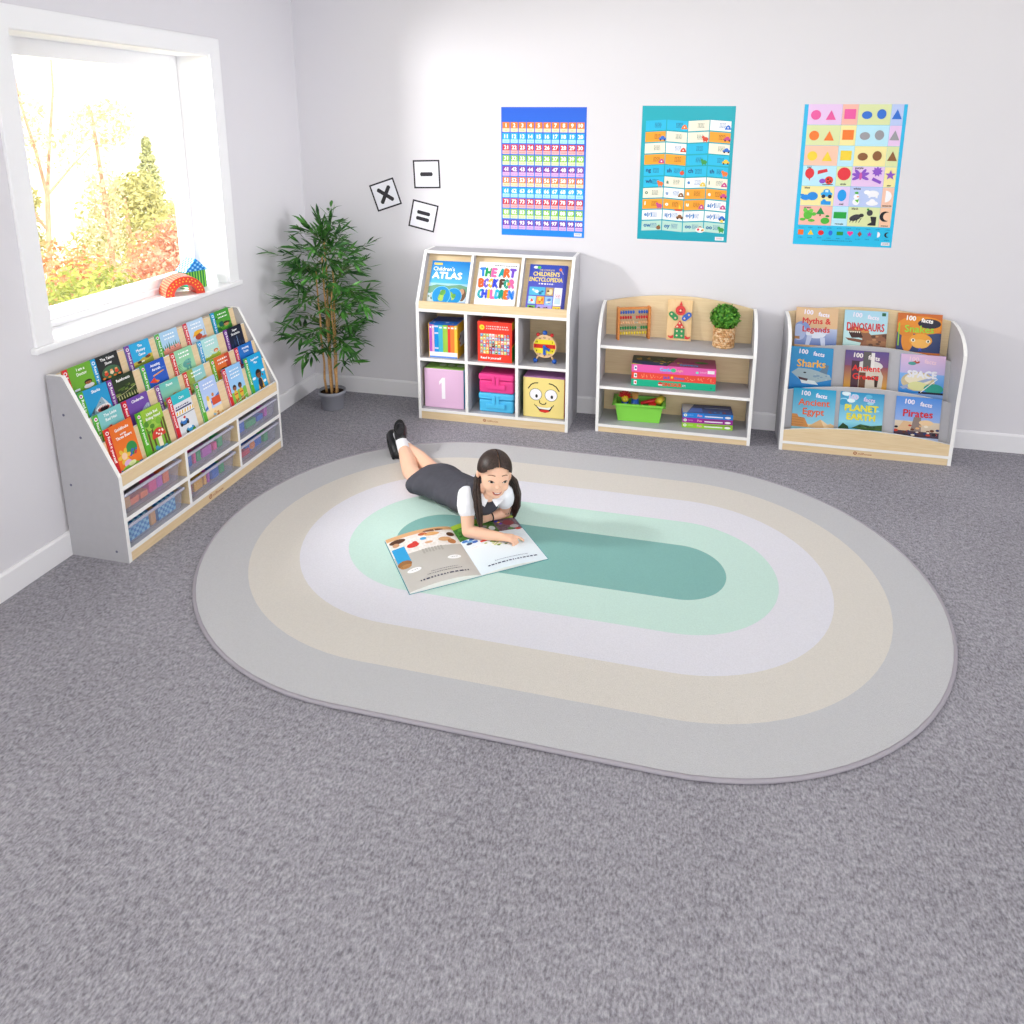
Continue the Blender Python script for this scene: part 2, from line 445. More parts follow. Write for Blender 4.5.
shrub('garden_tree', 'slim tree with a thin golden crown in the middle of the window', 'tree', (-5.2, 3.95, G), [((0, 0, 1.55), (.25, .28, .5)), ((0, .15, 2.4), (.4, .45, .35)), ((0, -.1, 1.0), (.3, .35, .4))], 200, .055, gold, 120, [([(0, 0, 0), (0, .02, 1.2), (.02, -.05, 2.6)], [.045, .035, .012])])
shrub('garden_tree', 'bare forked tree at the left of the window', 'tree', (-4.6, 2.42, G), [((0, .25, 2.15), (.35, .5, .3)), ((0, -.2, 2.5), (.3, .35, .3))], 120, .045, gold, 140,
      [([(0, -.12, 0), (0, -.02, .9), (0, .08, 1.66)], [.04, .032, .024]), ([(0, .08, 1.66), (0, .02, 2.1), (0, -.1, 2.7), (.05, -.2, 3.4)], [.02, .016, .01, .005]), ([(0, .08, 1.66), (0, .2, 2.2), (.05, .3, 2.8), (0, .4, 3.4)], [.02, .015, .01, .005]), ([(0, .08, 1.66), (.05, .4, 1.95), (.1, .7, 2.2)], [.015, .01, .005]), ([(0, .0, 1.3), (0, -.25, 1.7), (.05, -.4, 2.1)], [.014, .01, .004])])
shrub('garden_tree', 'yellow leaved bush tree cut by the left edge of the glass', 'tree', (-5.4, 2.85, G), [((0, 0, 1.0), (.35, .25, .5)), ((0, 0, 1.5), (.25, .2, .3))], 330, .06, yg, 160, [([(0, 0, 0), (0, 0, 1.5)], [.04, .015])])
# ------------------------------------------------------------------ bookcases
grey = mat('grey_laminate', '#b3b2b7', .5, .3, var=.02, vscale=30); white = mat('white_edge_band', '#f3f2f0', .4, .4)
maple = wood('maple_laminate', '#e0c69c', '#e8d1aa', (2, 2, 30)); mapleV = maple
GW = [grey, white, maple]
logom = mat('brown_logo_print', '#a5512b', .5)
def logo(parent, O, U, W, width):
    mb = MB(); a = Art(mb, O, U, W, width)
    n = 20
    for i in range(n):
        t0, t1 = 2*PI*i/n, 2*PI*(i+1)/n
        a.poly([(.1+r*math.cos(t), .1+r*math.sin(t)) for r, t in ((.095, t0), (.095, t1), (.055, t1), (.055, t0))], '#000000'); a.k = 1
    a.ell(.1, .1, .025, .025, '#000000', 8)
    a.text('millhouse', .25, .03, .13, '#000000', 'L', maxw=.75)
    for i in range(len(mb.c)): mb.c[i] = None
    mb.anyc = False
    mb.build('logo', logom, parent)
def board(name, parent, x0, x1, y0, y1, z0, z1, sides, mi=0):
    mb = MB(); mb.box(x0, x1, y0, y1, z0, z1, mi, sides=sides); return mb.build(name, GW, parent)

# --- cube bookcase with sloping display top
X1, D1 = .889, .323
bc = thing('cube_bookcase', 'tall grey and maple bookcase with six cubes and a sloping book display on top', 'bookcase', (X1, -.014, 0))
WD, T = .936, .018
prof = [(0, 0), (-D1, 0), (-D1, .73), (-.155, 1.028), (0, 1.028)]
for x in (0, WD-T):
    MB().prism(prof, 'x', x, x+T, 0, [0, 1, 1, 1, 0]).build('side_panel', GW, bc)
board('top_panel', bc, T, WD-T, -.155, 0, 1.010, 1.028, {'-y': 1})
for z in (.05, .377, .685): board('shelf', bc, T, WD-T, -D1, -.012, z, z+T, {'-y': 1})
for x in (.312, .624):
    board('divider', bc, x-.009, x+.009, -D1, -.012, .068, .377, {'-y': 1})
    board('divider', bc, x-.009, x+.009, -D1, -.012, .395, .685, {'-y': 1})
    MB().prism([(-.012, .703), (-.3, .703), (-.3, .745), (-.16, 1.01), (-.012, 1.01)], 'x', x-.008, x+.008, 0, [0, 1, 1, 0, 0]).build('divider', GW, bc)
board('back_panel', bc, T, WD-T, -.012, 0, .05, 1.01, {}, 2)
MB().prism([(-.268, .703), (-.276, .703), (-.104, 1.01), (-.096, 1.01)], 'x', T, WD-T).build('display_back', mapleV, bc)
board('ledge', bc, T, WD-T, -.321, -.307, .703, .748, {'+z': 2}, 2)
board('plinth', bc, T, WD-T, -.320, -.304, 0, .05, {}, 2)
logo(bc, (.412, -.3205, .016), V((1, 0, 0)), V((0, 0, 1)), .10)

# --- arched low bookcase with three shelves
def curved(D, ztop, zc, r):
    p = [(0, 0), (-D, 0), (-D, zc*.6), (-D-.012, zc)]
    n = 9
    for i in range(1, n+1):
        t = i/n*PI/2
        p.append((-D-.012+(D-.02)*(1-math.cos(t)), zc+(ztop-zc)*math.sin(t)))
    p.append((0, ztop))
    return p
def arched_back(parent, WD, zend, zmid, z0):
    pts = [(T, z0), (WD-T, z0)]
    for i in range(17):
        x = WD-T-(WD-2*T)*i/16; u = (x-WD/2)/(WD/2-T)
        pts.append((x, zend+(zmid-zend)*(1-u*u)))
    MB().prism(pts, 'y', -.012, 0).build('back_panel', maple, parent)
X2, D2 = 1.980, .258
ac = thing('arched_bookcase', 'low arched bookcase with three open shelves of toys in the middle of the back wall', 'bookcase', (X2, -.014, 0))
WA = .887
pr_ = curved(D2, .745, .52, .1)
for x in (0, WA-T):
    MB().prism(pr_, 'x', x, x+T, 0, [0]+[1]*(len(pr_)-2)+[0]).build('side_panel', GW, ac)
arched_back(ac, WA, .742, .797, .03)
for z, d in ((.535, .25), (.286, D2-.006), (.050, D2)):
    board('shelf', ac, T, WA-T, -d, -.012, z-T, z, {'-y': 1})
board('plinth', ac, T, WA-T, -D2+.003, -D2+.018, 0, .032, {}, 2)

# --- tiered display bookcase
X3, D3 = 3.025, .263
dc = thing('book_display_case', 'low curved display bookcase with three tiers of fact books at the right', 'bookcase', (X3, -.014, 0))
WC = .885
pr_ = curved(D3, .742, .60, .1)
for x in (0, WC-T):
    MB().prism(pr_, 'x', x, x+T, 0, [0]+[1]*(len(pr_)-2)+[0]).build('side_panel', GW, dc)
arched_back(dc, WC, .742, .79, .04)
def tier(parent, name, y_top, z_end, rise, z_bot, slope, th, mi, fl=None):
    """leaning panel with an arched white top edge"""
    mb = MB(); n = 16; vs = []; zs = []
    for i in range(n+1):
        x = T+(WC-2*T)*i/n; u = (x-WC/2)/(WC/2-T); z = z_end+rise*(1-u*u)
        def yy(zz): return y_top-slope*(z_end-zz)
        for k, (zz, dy) in enumerate(((z, 0), (z, th), (z_bot, th), (z_bot, 0))):
            vs.append((x, yy(zz)+dy, zz))
    fs = []; ms = []
    for i in range(n):
        a, b_ = i*4, (i+1)*4
        fs += [(a, b_, b_+1, a+1), (a+1, b_+1, b_+2, a+2), (a+2, b_+2, b_+3, a+3), (a+3, b_+3, b_, a)]
        ms += [1, mi, mi, mi]
    mb.add(vs, fs, ms)
    mb.build(name, GW, parent)
tier(dc, 'display_tier', -.095, .536, .052, .27, .15, .010, 0)
tier(dc, 'display_tier', -.188, .33, .044, .062, .13, .010, 0)
tier(dc, 'front_panel', -.263, .121, .036, .056, 0, .013, 2)
board('shelf', dc, T, WC-T, -D3, -.012, .040, .056, {'-y': 1})
board('shelf', dc, T, WC-T, -.176, -.12, .262, .27, {})
board('shelf', dc, T, WC-T, -.095, -.012, .48, .488, {})
board('plinth', dc, T, WC-T, -D3+.003, -D3+.018, 0, .040, {}, 2)
logo(dc, (.392, -.2606, .011), V((1, 0, 0)), V((0, 0, 1)), .10)

# --- sloping picture book case with six trays under the window
YL0, WL = -2.083, 1.175
lc = thing('picture_book_case', 'grey and maple book case under the window with four tiers of books above six trays', 'bookcase', (.014, YL0, 0))
xf = .281
prof = [(0, 0), (xf, 0), (xf, .385), (.079, .795), (.072, .801), (0, .801)]
for y in (0, WL-.017):
    MB().prism([(a, b_) for a, b_ in prof], 'y', y, y+.017, 0, [0, 1, 1, 1, 1, 0]).build('side_panel', GW, lc)
def lboard(name, y0, y1, x0, x1, z0, z1, sides, mi=0): return board(name, lc, x0, x1, y0, y1, z0, z1, sides, mi)
for z0, z1 in ((.043, .062), (.182, .201), (.322, .341)): lboard('shelf', .017, WL-.017, .01, xf, z0, z1, {'+x': 1})
for yc in (.399, .791):
    for z0, z1 in ((.062, .182), (.201, .322)): lboard('divider', yc-.008, yc+.008, .01, xf, z0, z1, {'+x': 1, '-y': 2, '+y': 2})
lboard('back_panel', .017, WL-.017, 0, .01, .043, .79, {}, 2)
lboard('plinth', .017, WL-.017, xf-.016, xf-.002, 0, .043, {}, 2)
lboard('ledge', .017, WL-.017, xf-.015, xf-.001, .341, .392, {'+z': 1}, 2)
logo(lc, (xf-.0015, .525, .012), V((0, 1, 0)), V((0, 0, 1)), .115)
capm = mat('screw_cap', '#6b6b80', .4)
for x, z in ((.044, .328), (.225, .047), (.058, .637), (.125, .546)):
    MB().ell((0, 0, 0), (.006, .002, .006), 10, 6).build('screw_cap', capm, lc, smooth=True, loc=(x, -.0005, z))
# tier panels : (x, z) of the panel top, world x
SL = .2
TIERS = [(.062, .800, .812), (.122, .714, .722), (.176, .622, .628), (.228, .524, .571)]
BH = .213
AL = math.atan(SL); CA = math.cos(AL)
ROW = []
for k, (tx, tz, bt) in enumerate(TIERS):
    zb = bt-BH*CA
    zbot = {0: .597, 1: .50, 2: .405, 3: .342}[k]
    lo = tx+SL*(tz-zbot)
    MB().prism([(tx-.014, tz), (tx-.023, tz), (lo-.023, zbot), (lo-.014, zbot)], 'y', .017, WL-.017, 2, [1, 2, 2, 2]).build('tier_panel', GW, lc)
    bx = tx+SL*(tz-zb)
    ROW.append((bx, zb))
    if k < 3:
        nx, nz = TIERS[k+1][0], TIERS[k+1][1]
        far = nx+SL*(nz-zb)-.0095
        MB().box(bx-.013, far-.0145, .017, WL-.017, zb-.007, zb-.001, 2).build('slot_floor', GW, lc)
# trays
traym = clear_mat('frosted_tray_plastic', '#c8c8de', .27, .25); rimm = clear_mat('tray_rim_plastic', '#c6c6d8', .85, .3)
TRAYS = []
def make_tray(label):
    t = thing('storage_tray', label, 'tray', group='trays in the picture book case')
    L, Dp, Ht, wl = .336, .235, .098, .0025
    mb = MB(); tp = .012
    def ring(z, s_): return [(-Dp+s_, s_, z), (0-s_*.6, s_, z), (0-s_*.6, L-s_, z), (-Dp+s_, L-s_, z)]
    lo, hi = ring(.002, tp), ring(Ht, 0)
    vs = lo+hi; mb.add(vs, [(0, 1, 2, 3), (0, 1, 5, 4), (1, 2, 6, 5), (2, 3, 7, 6), (3, 0, 4, 7)])
    mb.build('tub', traym, t, bevel=.006)
    mb = MB()
    mb.box(-.004, .008, -.006, L+.006, Ht-.012, Ht); mb.box(-Dp-.006, -Dp+.004, -.006, L+.006, Ht-.012, Ht)
    mb.box(-Dp, 0, -.006, .004, Ht-.012, Ht); mb.box(-Dp, 0, L-.004, L+.006, Ht-.012, Ht)
    mb.build('rim', rimm, t, bevel=.003)
    return t
def copy_tree(o, parent=None):
    c = o.copy(); LINK(c)
    if parent is not None: c.parent = parent
    for ch in o.children: copy_tree(ch, c)
    return c
TL = [(.027, 'upper', 'at the left end, holding orange and pink blocks'), (.417, 'upper', 'in the middle, holding pink, red and green blocks'), (.809, 'upper', 'at the right end, holding blue and green pieces'),
      (.027, 'lower', 'at the left end, holding blue chequered boxes'), (.417, 'lower', 'in the middle, holding yellow and blue blocks'), (.809, 'lower', 'at the right end, holding an orange ball')]
tr0 = None
for y, lv, d in TL:
    lab = 'clear plastic tray on the %s level %s' % (lv, d)
    if tr0 is None: tr0 = t = make_tray(lab)
    else: t = copy_tree(tr0); t['label'] = lab
    t.location = (.286, YL0+y, .2015 if lv == 'upper' else .0625)
    TRAYS.append(t)
# ------------------------------------------------------------------ books
pm = print_mat(); pagem = mat('book_pages', '#f2eee4', .8, .2)
def book(label, group, w, h, t, loc, rot, art, cover='#ffffff', spine=None, cat='book'):
    """front cover faces local -y, bottom-left front corner at the origin"""
    o = thing('book', label, cat, loc, rot, group)
    mb = MB(); c = .0012
    mb.box(0, w, 0, c, 0, h, 0, cover)
    mb.box(0, w, t-c, t, 0, h, 0, cover)
    mb.box(0, c, c, t-c, 0, h, 0, spine or cover)
    a = Art(mb, (0, 0, 0), V((1, 0, 0)), V((0, 0, 1)), w)
    art(a, h/w)
    mb.build('cover', pm, o)
    MB().box(c, w-.003, c, t-c, .003, h-.003).build('pages', pagem, o)
    return o

# ---- early readers under the window
STR = {'r': '#d3202f', 'g': '#57b02e', 'b': '#1a9ad6', 'p': '#7d3f98'}
def with_lift(a, lift, pic, A, ys=.5):
    a.clip = (1, A); a.y0, a.ys = lift, (1 if not lift else ys); pic(a, (A-lift)/a.ys); a.y0, a.ys = 0, 1; a.clip = None
def reader(strip, bg, bg2, title, pic, th=.075, tcol='#ffffff', lift=0):
    def art(a, A):
        a.rect(0, 0, 1, A, bg, bg2)
        with_lift(a, lift, pic, A)
        sc = STR[strip]
        a.rect(0, 0, .17, A, sc)
        a.ell(.085, A-.12, .055, .055, '#ffffff', 12); a.ell(.085, A-.12, .035, .035, sc if strip != 'g' else '#c2268a', 10)
        a.text('Read it yourself', .055, A-.22, .085, '#ffffff', 'L', rot=-PI/2, bold=.002)
        y = A-(.16 if lift else .2)
        for ln in title:
            s_ = th
            if ln.startswith('~'):
                a.scribble(.34, y+.01, .5, .045, tcol); y -= .12; continue
            if ln.startswith('^'): ln = ln[1:]; s_ = th*.6
            a.text(ln, .585, y, s_*1.25, tcol, 'C', maxw=.74, bold=.003)
            y -= s_*1.25+.055
    return art
def hills(a, c, y0, y1, x0=.17):
    a.poly([(x0, 0), (1, 0), (1, y1)]+[(1-(1-x0)*i/8, y0+(y1-y0)*(1-i/8)+.04*math.sin(i*1.9)) for i in range(1, 9)], c)
def head(a, x, y, r, skin, hair, body=None, bw=1.5):
    if body: a.ell(x, y-r*1.75, r*bw, r*1.1, body)
    a.ell(x, y+r*.15, r*1.12, r*1.12, hair); a.ell(x, y-r*.1, r*.86, r*.88, skin)
    a.poly([(x-r*.9, y+r*.3), (x+r*.9, y+r*.3), (x+r*.5, y+r*.95), (x-r*.5, y+r*.95)], hair)
    for sx in (-.35, .35): a.ell(x+r*sx, y-r*.1, r*.12, r*.14, '#20140f', 8)
    a.line([(x-r*.3, y-r*.5), (x, y-r*.6), (x+r*.3, y-r*.5)], r*.1, '#7c3a2c')
def p_doctor(a, A): head(a, .72, .38, .12, '#a8683f', '#2a1610', '#ece8ee'); a.rect(.22, .1, .4, .22, '#d9e7f2')
def p_stage(a, A):
    a.ell(.6, .4, .34, .38, '#3f6b4a')
    for x, c in ((.42, '#d9462e'), (.62, '#f0d9b8'), (.8, '#d9462e')): a.ell(x, .36, .07, .11, c); a.ell(x, .5, .055, .055, '#e7a86c')
    for x in (.3, .5, .7, .88): a.ell(x, .15, .06, .06, '#f08a3c')
def p_sunny(a, A):
    hills(a, '#c6b43c', .3, .55); hills(a, '#8d9a33', .12, .3)
    a.ell(.8, .42, .12, .09, '#6b3d20'); a.ell(.86, .5, .05, .05, '#c65a2c'); a.ell(.42, .25, .1, .08, '#3a2a1c'); a.rect(.5, .2, .62, .28, '#f4f0e8')
def p_pines(a, A):
    for i in range(9):
        x = .2+i*.1; h = .35+.25*((i*37) % 7)/7
        a.poly([(x-.08, .1), (x+.08, .1), (x, h+.18)], '#1d5a45'); a.poly([(x-.05, .2), (x+.05, .2), (x, h+.26)], '#2d7a58')
    hills(a, '#d7897a', .28, .3)
    for x, y in ((.35, .3), (.6, .33), (.84, .34)):
        a.ell(x, y, .1, .1, '#f2a493'); a.ell(x, y-.02, .045, .035, '#d97b6c')
        for s_ in (-1, 1): a.poly([(x+s_*.04, y+.08), (x+s_*.1, y+.06), (x+s_*.09, y+.15)], '#f2a493')
def p_hat(a, A):
    a.ell(.6, .3, .18, .2, '#b6452d'); a.ell(.6, .48, .1, .1, '#9a4a34'); a.poly([(.3, .36), (.9, .62), (.8, .74), (.6, .76), (.44, .7)], '#eeb02e'); a.rect(.74, .1, .98, .25, '#cf6a4e'); a.line([(.9, .2), (.93, .75)], .015, '#7a5a3a')
def p_jungle(a, A):
    a.blobs(.2, .1, .98, 1.0, 22, .07, .15, ['#2e7a2c', '#57a636', '#8cc04a', '#1f5a2a'])
    a.ell(.42, .5, .12, .2, '#0f5f55'); head(a, .7, .42, .15, '#d09a60', '#3a2416')
def p_shark(a, A):
    a.poly([(.2, 0), (.98, 0), (.85, .42), (.72, .78), (.6, .6), (.42, .3)], '#8fa9b8'); a.poly([(.72, .78), (.85, .42), (.9, .2), (.78, .35)], '#c9d6dc')
    a.ell(.68, .15, .26, .2, '#e8e6e4'); a.ell(.68, .12, .21, .17, '#b4433c'); a.ell(.7, .1, .15, .13, '#26171a')
    for i in range(7): a.poly([(.5+i*.055, .24+.03*math.sin(i*.5)), (.54+i*.055, .25+.03*math.sin(i*.5)), (.52+i*.055, .18)], '#ffffff')
    a.poly([(.24, .1), (.44, .42), (.34, .05)], '#3e5866'); a.ell(.62, .5, .02, .02, '#111111')
def p_forest(a, A):
    a.blobs(.2, .0, .98, .9, 26, .04, .1, ['#2f4a20', '#4a6a2a', '#1c2d18', '#6a7f3a'])
    for i in range(8): a.poly([(.25+i*.1, .1), (.3+i*.1, .1), (.26+i*.1, .4)], '#c9c78c')
    a.line([(.2, .35), (.5, .4), (.98, .62)], .02, '#d8d29a')
def p_plane(a, A):
    a.poly([(.38, .55), (.86, .68), (.9, .74), (.8, .74), (.4, .63)], '#e8a53a'); a.poly([(.2, .3), (.42, .5), (.52, .2), (.46, .12)], '#e5482c'); a.poly([(.42, .38), (.62, .2), (.5, .12)], '#f08c2c'); a.rect(.6, .9, .95, .92, '#7fb3e8')
def p_dino(a, A):
    a.ell(.62, .42, .2, .24, '#5aa39a'); a.ell(.7, .62, .15, .1, '#6fb5aa'); a.ell(.74, .64, .02, .02, '#10201f'); a.rect(.55, .05, .64, .3, '#5aa39a'); a.rect(.7, .05, .78, .3, '#4c948c')
    for i in range(5): a.poly([(.2, .1+i*.1), (.42, .18+i*.1), (.2, .16+i*.1)], '#3f8a45')
    a.line([(.6, .4), (.74, .38)], .02, '#d13a52')
def p_garden(a, A):
    hills(a, '#9fb83a', .18, .3); a.blobs(.2, .2, .98, .7, 16, .02, .04, ['#e3ecc2', '#cfe2a0', '#f3f0d8']); a.ell(.8, .45, .12, .12, '#d8642a'); a.ell(.8, .4, .08, .09, '#f2c9a4')
def p_tower(a, A):
    for i, x in enumerate((.3, .45, .6, .75, .9)): a.rect(x-.04, 0, x+.04, .3+.1*((i*3) % 4), '#22345a')
    a.line([(.62, 0), (.62, .75)], .02, '#8fb2e0')
def p_hen(a, A):
    hills(a, '#7db25a', .25, .32); a.ell(.4, .42, .12, .13, '#c3402c'); a.ell(.5, .55, .06, .06, '#c3402c'); a.poly([(.55, .55), (.62, .53), (.55, .51)], '#eeb53a'); a.blobs(.6, .3, .95, .5, 6, .04, .07, ['#8fbf3e', '#e3c23c'])
def p_carriage(a, A):
    a.poly([(.4, 0), (.98, 0), (.98, .75), (.9, .82), (.7, .6), (.5, .3)], '#a9b4d6')
    for i in range(6): a.line([(.45+i*.09, .02), (.55+i*.075, .4+.06*i)], .02, '#dfe5f4')
    a.ell(.7, .15, .12, .12, '#7f8ec0')
def p_land(a, A): hills(a, '#d7c644', .3, .55); hills(a, '#9aa336', .12, .28); a.ell(.7, .52, .08, .07, '#c68a3c'); a.ell(.6, .32, .1, .05, '#7d5a2c')
def p_green(a, A): a.rect(.17, 0, .45, A, '#8fae4a'); hills(a, '#c7c86a', .5, .62); hills(a, '#7a9a3c', .15, .3); a.ell(.35, .5, .12, .2, '#aebb5e')
def p_orange(a, A): a.rect(.75, 0, 1, A, '#c0402c'); head(a, .55, .35, .2, '#b06a44', '#2a1812', '#e9b23c')
def p_train(a, A): a.rect(.17, 0, .4, .2, '#c2402c'); a.poly([(.3, .08), (.9, .2), (1, .4), (.7, .38)], '#1d5fae'); a.rect(.17, .02, 1, .05, '#e8eef4')
def p_gold(a, A):
    a.ell(.74, .62, .2, .2, '#2f8a4a'); a.blobs(.62, .45, .95, .6, 7, .04, .06, ['#c23b4a', '#3f5fb0', '#e8d24a'])
    [a.ell(.42+.14*math.cos(q*1.05), .5+.14*math.sin(q*1.05), .1, .06, '#e9bf45', 10, q*1.05) for q in range(6)]; a.ell(.42, .5, .1, .1, '#f2c9a8'); a.ell(.48, .27, .14, .1, '#e0b4dc')
    a.rect(.17, 0, 1, .16, '#2f9fd2'); a.ell(.55, .14, .32, .09, '#86c04a'); a.ell(.62, .22, .14, .07, '#dfe8a8')
def p_wood(a, A):
    for x in (.25, .42, .84, .95): a.rect(x-.035, 0, x+.035, 1.0, '#5b4a2a')
    a.blobs(.2, .7, .98, 1.05, 14, .08, .13, ['#79b03a', '#9bc64c', '#4f8a2c']); hills(a, '#4f8f34', .16, .2)
    a.rect(.54, .2, .7, .55, '#f0e2c8'); a.ell(.62, .5, .28, .27, '#d33a2c', 20, 0, 0, PI); a.blobs(.45, .54, .8, .68, 6, .03, .04, ['#f6ece0'])
    a.blobs(.4, .05, .86, .22, 10, .05, .08, ['#4d9fca', '#3a86b8', '#6ab4d8'])
def p_cars(a, A):
    a.rect(.17, 0, 1, A-.3, '#dfe2e8'); a.rect(.17, .78, 1, .88, '#f1f1f1')
    for i in range(7): a.poly([(.2+i*.12, .78), (.26+i*.12, .78), (.3+i*.12, .88), (.24+i*.12, .88)], '#e8b92c')
    a.rect(.22, .92, .95, .97, '#3a3a6a'); a.rect(.17, .72, 1, .745, '#55585f'); a.scribble(.25, 1.0, .6, .04, '#2b2b5e')
    for (x, y, c) in ((.45, .5, '#2f77c4'), (.62, .2, '#3aa0d8')):
        a.ell(x, y, .2, .1, '#20242e'); a.ell(x, y+.02, .16, .09, c); a.rect(x-.08, y+.04, x+.08, y+.12, '#e4f0fa'); a.ell(x-.14, y-.05, .055, .055, '#15171c'); a.ell(x+.14, y-.05, .055, .055, '#15171c')
    a.ell(.5, .64, .05, .04, '#d3382c'); a.rect(.7, .1, .84, .18, '#58b030')
def p_dogs(a, A):
    a.poly([(.17, .5), (1, .85), (1, .75), (.17, .42)], '#3f6fc4'); a.rect(.58, .5, 1, .75, '#d2512c'); a.rect(.17, 0, 1, .42, '#f0d9ac')
    a.blobs(.25, .05, .95, .35, 12, .05, .08, ['#f7e8c8', '#e9c07a', '#c98a4c', '#8fb7cf']); a.ell(.42, .6, .1, .22, '#f6e4c0'); a.ell(.42, .8, .07, .09, '#ecc04a'); a.ell(.68, .85, .06, .06, '#c97a3c')
def p_team(a, A):
    hills(a, '#7cbf4a', .5, .55)
    for x, sk in ((.4, '#9a5f3c'), (.7, '#7a4a2c')):
        a.ell(x, .42, .1, .17, '#e3b33a'); a.rect(x-.1, .42, x+.1, .46, '#c2402c'); a.rect(x-.08, .1, x-.02, .28, '#c2402c'); a.rect(x+.02, .1, x+.08, .28, '#c2402c'); head(a, x, .66, .09, sk, '#241510')
    a.ell(.86, .12, .05, .05, '#ffffff'); a.line([(.2, .12), (.98, .3)], .015, '#e8f4dc')
def p_super(a, A):
    for x, y in ((.3, .6), (.86, .35), (.9, .75)): a.ell(x, y, .1, .05, '#e8f5fc')
    a.poly([(.42, .1), (.8, .1), (.72, .52), (.52, .52)], '#e9ac2c'); a.ell(.6, .36, .12, .19, '#23232f'); a.rect(.52, .04, .58, .2, '#23232f'); a.rect(.63, .04, .69, .2, '#23232f')
    head(a, .6, .68, .15, '#7a4a2c', '#1c120e'); a.ell(.82, .6, .04, .04, '#7a4a2c')
RD = [
 [(-2.066, 'r', '#7ab83a', '#69a92f', ['I am a', 'Doctor'], p_doctor, 'green reader with a person in a white coat, leftmost of the top row'),
  (-1.915, 'b', '#2e3330', '#23272a', ['The Talent', 'Show'], p_stage, 'black reader with a blue spine strip and a puppet stage, top row'),
  (-1.722, 'p', '#2fb4e0', '#27a5dc', ['The', 'Mystery', 'Game'], p_sunny, 'sky blue reader with a purple spine strip and sandy hills, top row'),
  (-1.531, 'g', '#bcd9ee', '#a8cfee', ['~', '~'], p_pines, 'pale blue reader with dark pine trees and pink pigs, top row'),
  (-1.335, 'r', '#cfe2f2', '#b5d2ee', ['~', '~'], p_hat, 'pale blue reader with a red spine strip and a figure in a yellow hat'),
  (-1.122, 'b', '#5fb03c', '#3f9a34', ['~', '~'], p_jungle, 'leafy green reader with a blue spine strip, rightmost of the top row')],
 [(-2.066, 'g', '#2aa5d6', '#1f93cc', ['Sharks'], p_shark, 'blue reader with a gaping shark, leftmost of the second row'),
  (-1.908, 'p', '#2c4426', '#24351f', ['Rainforests'], p_forest, 'dark green reader with a purple spine strip in the second row'),
  (-1.711, 'g', '#2a66cc', '#1f55be', ['Amazing', 'Aircraft'], p_plane, 'royal blue reader with an orange aeroplane wing'),
  (-1.518, 'r', '#a8dbb8', '#8fcfa4', ['~', '~'], p_dino, 'mint green reader with a blue dinosaur'),
  (-1.322, 'b', '#cfe8da', '#a8dcdc', ['~', '~'], p_garden, 'pale turquoise reader with flowers and an orange haired child'),
  (-1.11, 'p', '#1b2340', '#161a30', ['Super', 'Structures'], p_tower, 'navy reader with a purple spine strip, rightmost of the second row')],
 [(-2.064, 'g', '#8fd0d0', '#7cc4c8', ['The Little', 'Red Hen'], p_hen, 'pale teal reader with a red hen, leftmost of the third row'),
  (-1.899, 'r', '#8058b4', '#6c48a4', ['Cinderella'], p_carriage, 'purple reader with silver swirls in the third row'),
  (-1.699, 'p', '#cfd98a', '#5fbfb8', ['Planet'], p_land, 'teal to yellow reader with a purple spine strip, third row'),
  (-1.512, 'r', '#cfe0a8', '#7ec8d4', ['~', '~'], p_green, 'pale green and blue reader with a red spine strip, third row'),
  (-1.309, 'g', '#e88a3a', '#e0682c', ['~', '~'], p_orange, 'orange reader with a dark haired child, third row'),
  (-1.109, 'r', '#2b7fd0', '#236fc4', ['Amazing', 'Trains'], p_train, 'plain blue reader with a red spine strip, rightmost of the third row')],
 [(-2.055, 'r', '#ee7a2a', '#e8702a', ['Goldilocks', '^and the', 'Three Bears'], p_gold, 'orange reader with a yellow flower picture, leftmost of the front row'),
  (-1.878, 'g', '#6fae34', '#9cc43c', ['Little Red', 'Riding Hood'], p_wood, 'green woodland reader with a red toadstool picture, front row'),
  (-1.687, 'r', '#2fb9c6', '#2fb9c6', ['Cars'], p_cars, 'white and turquoise reader with racing cars, front row'),
  (-1.496, 'g', '#c2d4f4', '#a9c2f0', ['~', '~'], p_dogs, 'pale blue reader with a crowd of animals and an orange roof, front row'),
  (-1.286, 'r', '#a9d4f4', '#8fc2f0', ['~', '~', '~'], p_team, 'light blue reader with two children in striped football kit, front row'),
  (-1.101, 'g', '#16aee0', '#14a4dc', ['Superhero', 'Max'], p_super, 'bright blue reader with a caped child, rightmost of the front row')]]
for k, row in enumerate(RD):
    bx, zb = ROW[k]
    for (y, st, c1, c2, title, pic, lab) in row:
        t_ = .0065; off = t_+.0007
        loc = (bx+off*CA, y+(.008 if y < -2.055 else 0), zb+off*math.sin(AL)+.0003)
        book(lab, 'early readers in the picture book case', .148, BH, t_, loc, (-AL, 0, PI/2), reader(st, c1, c2, title, pic, .064, '#ffffff', (.7, .7, .7, 0)[k]), c1, STR[st])

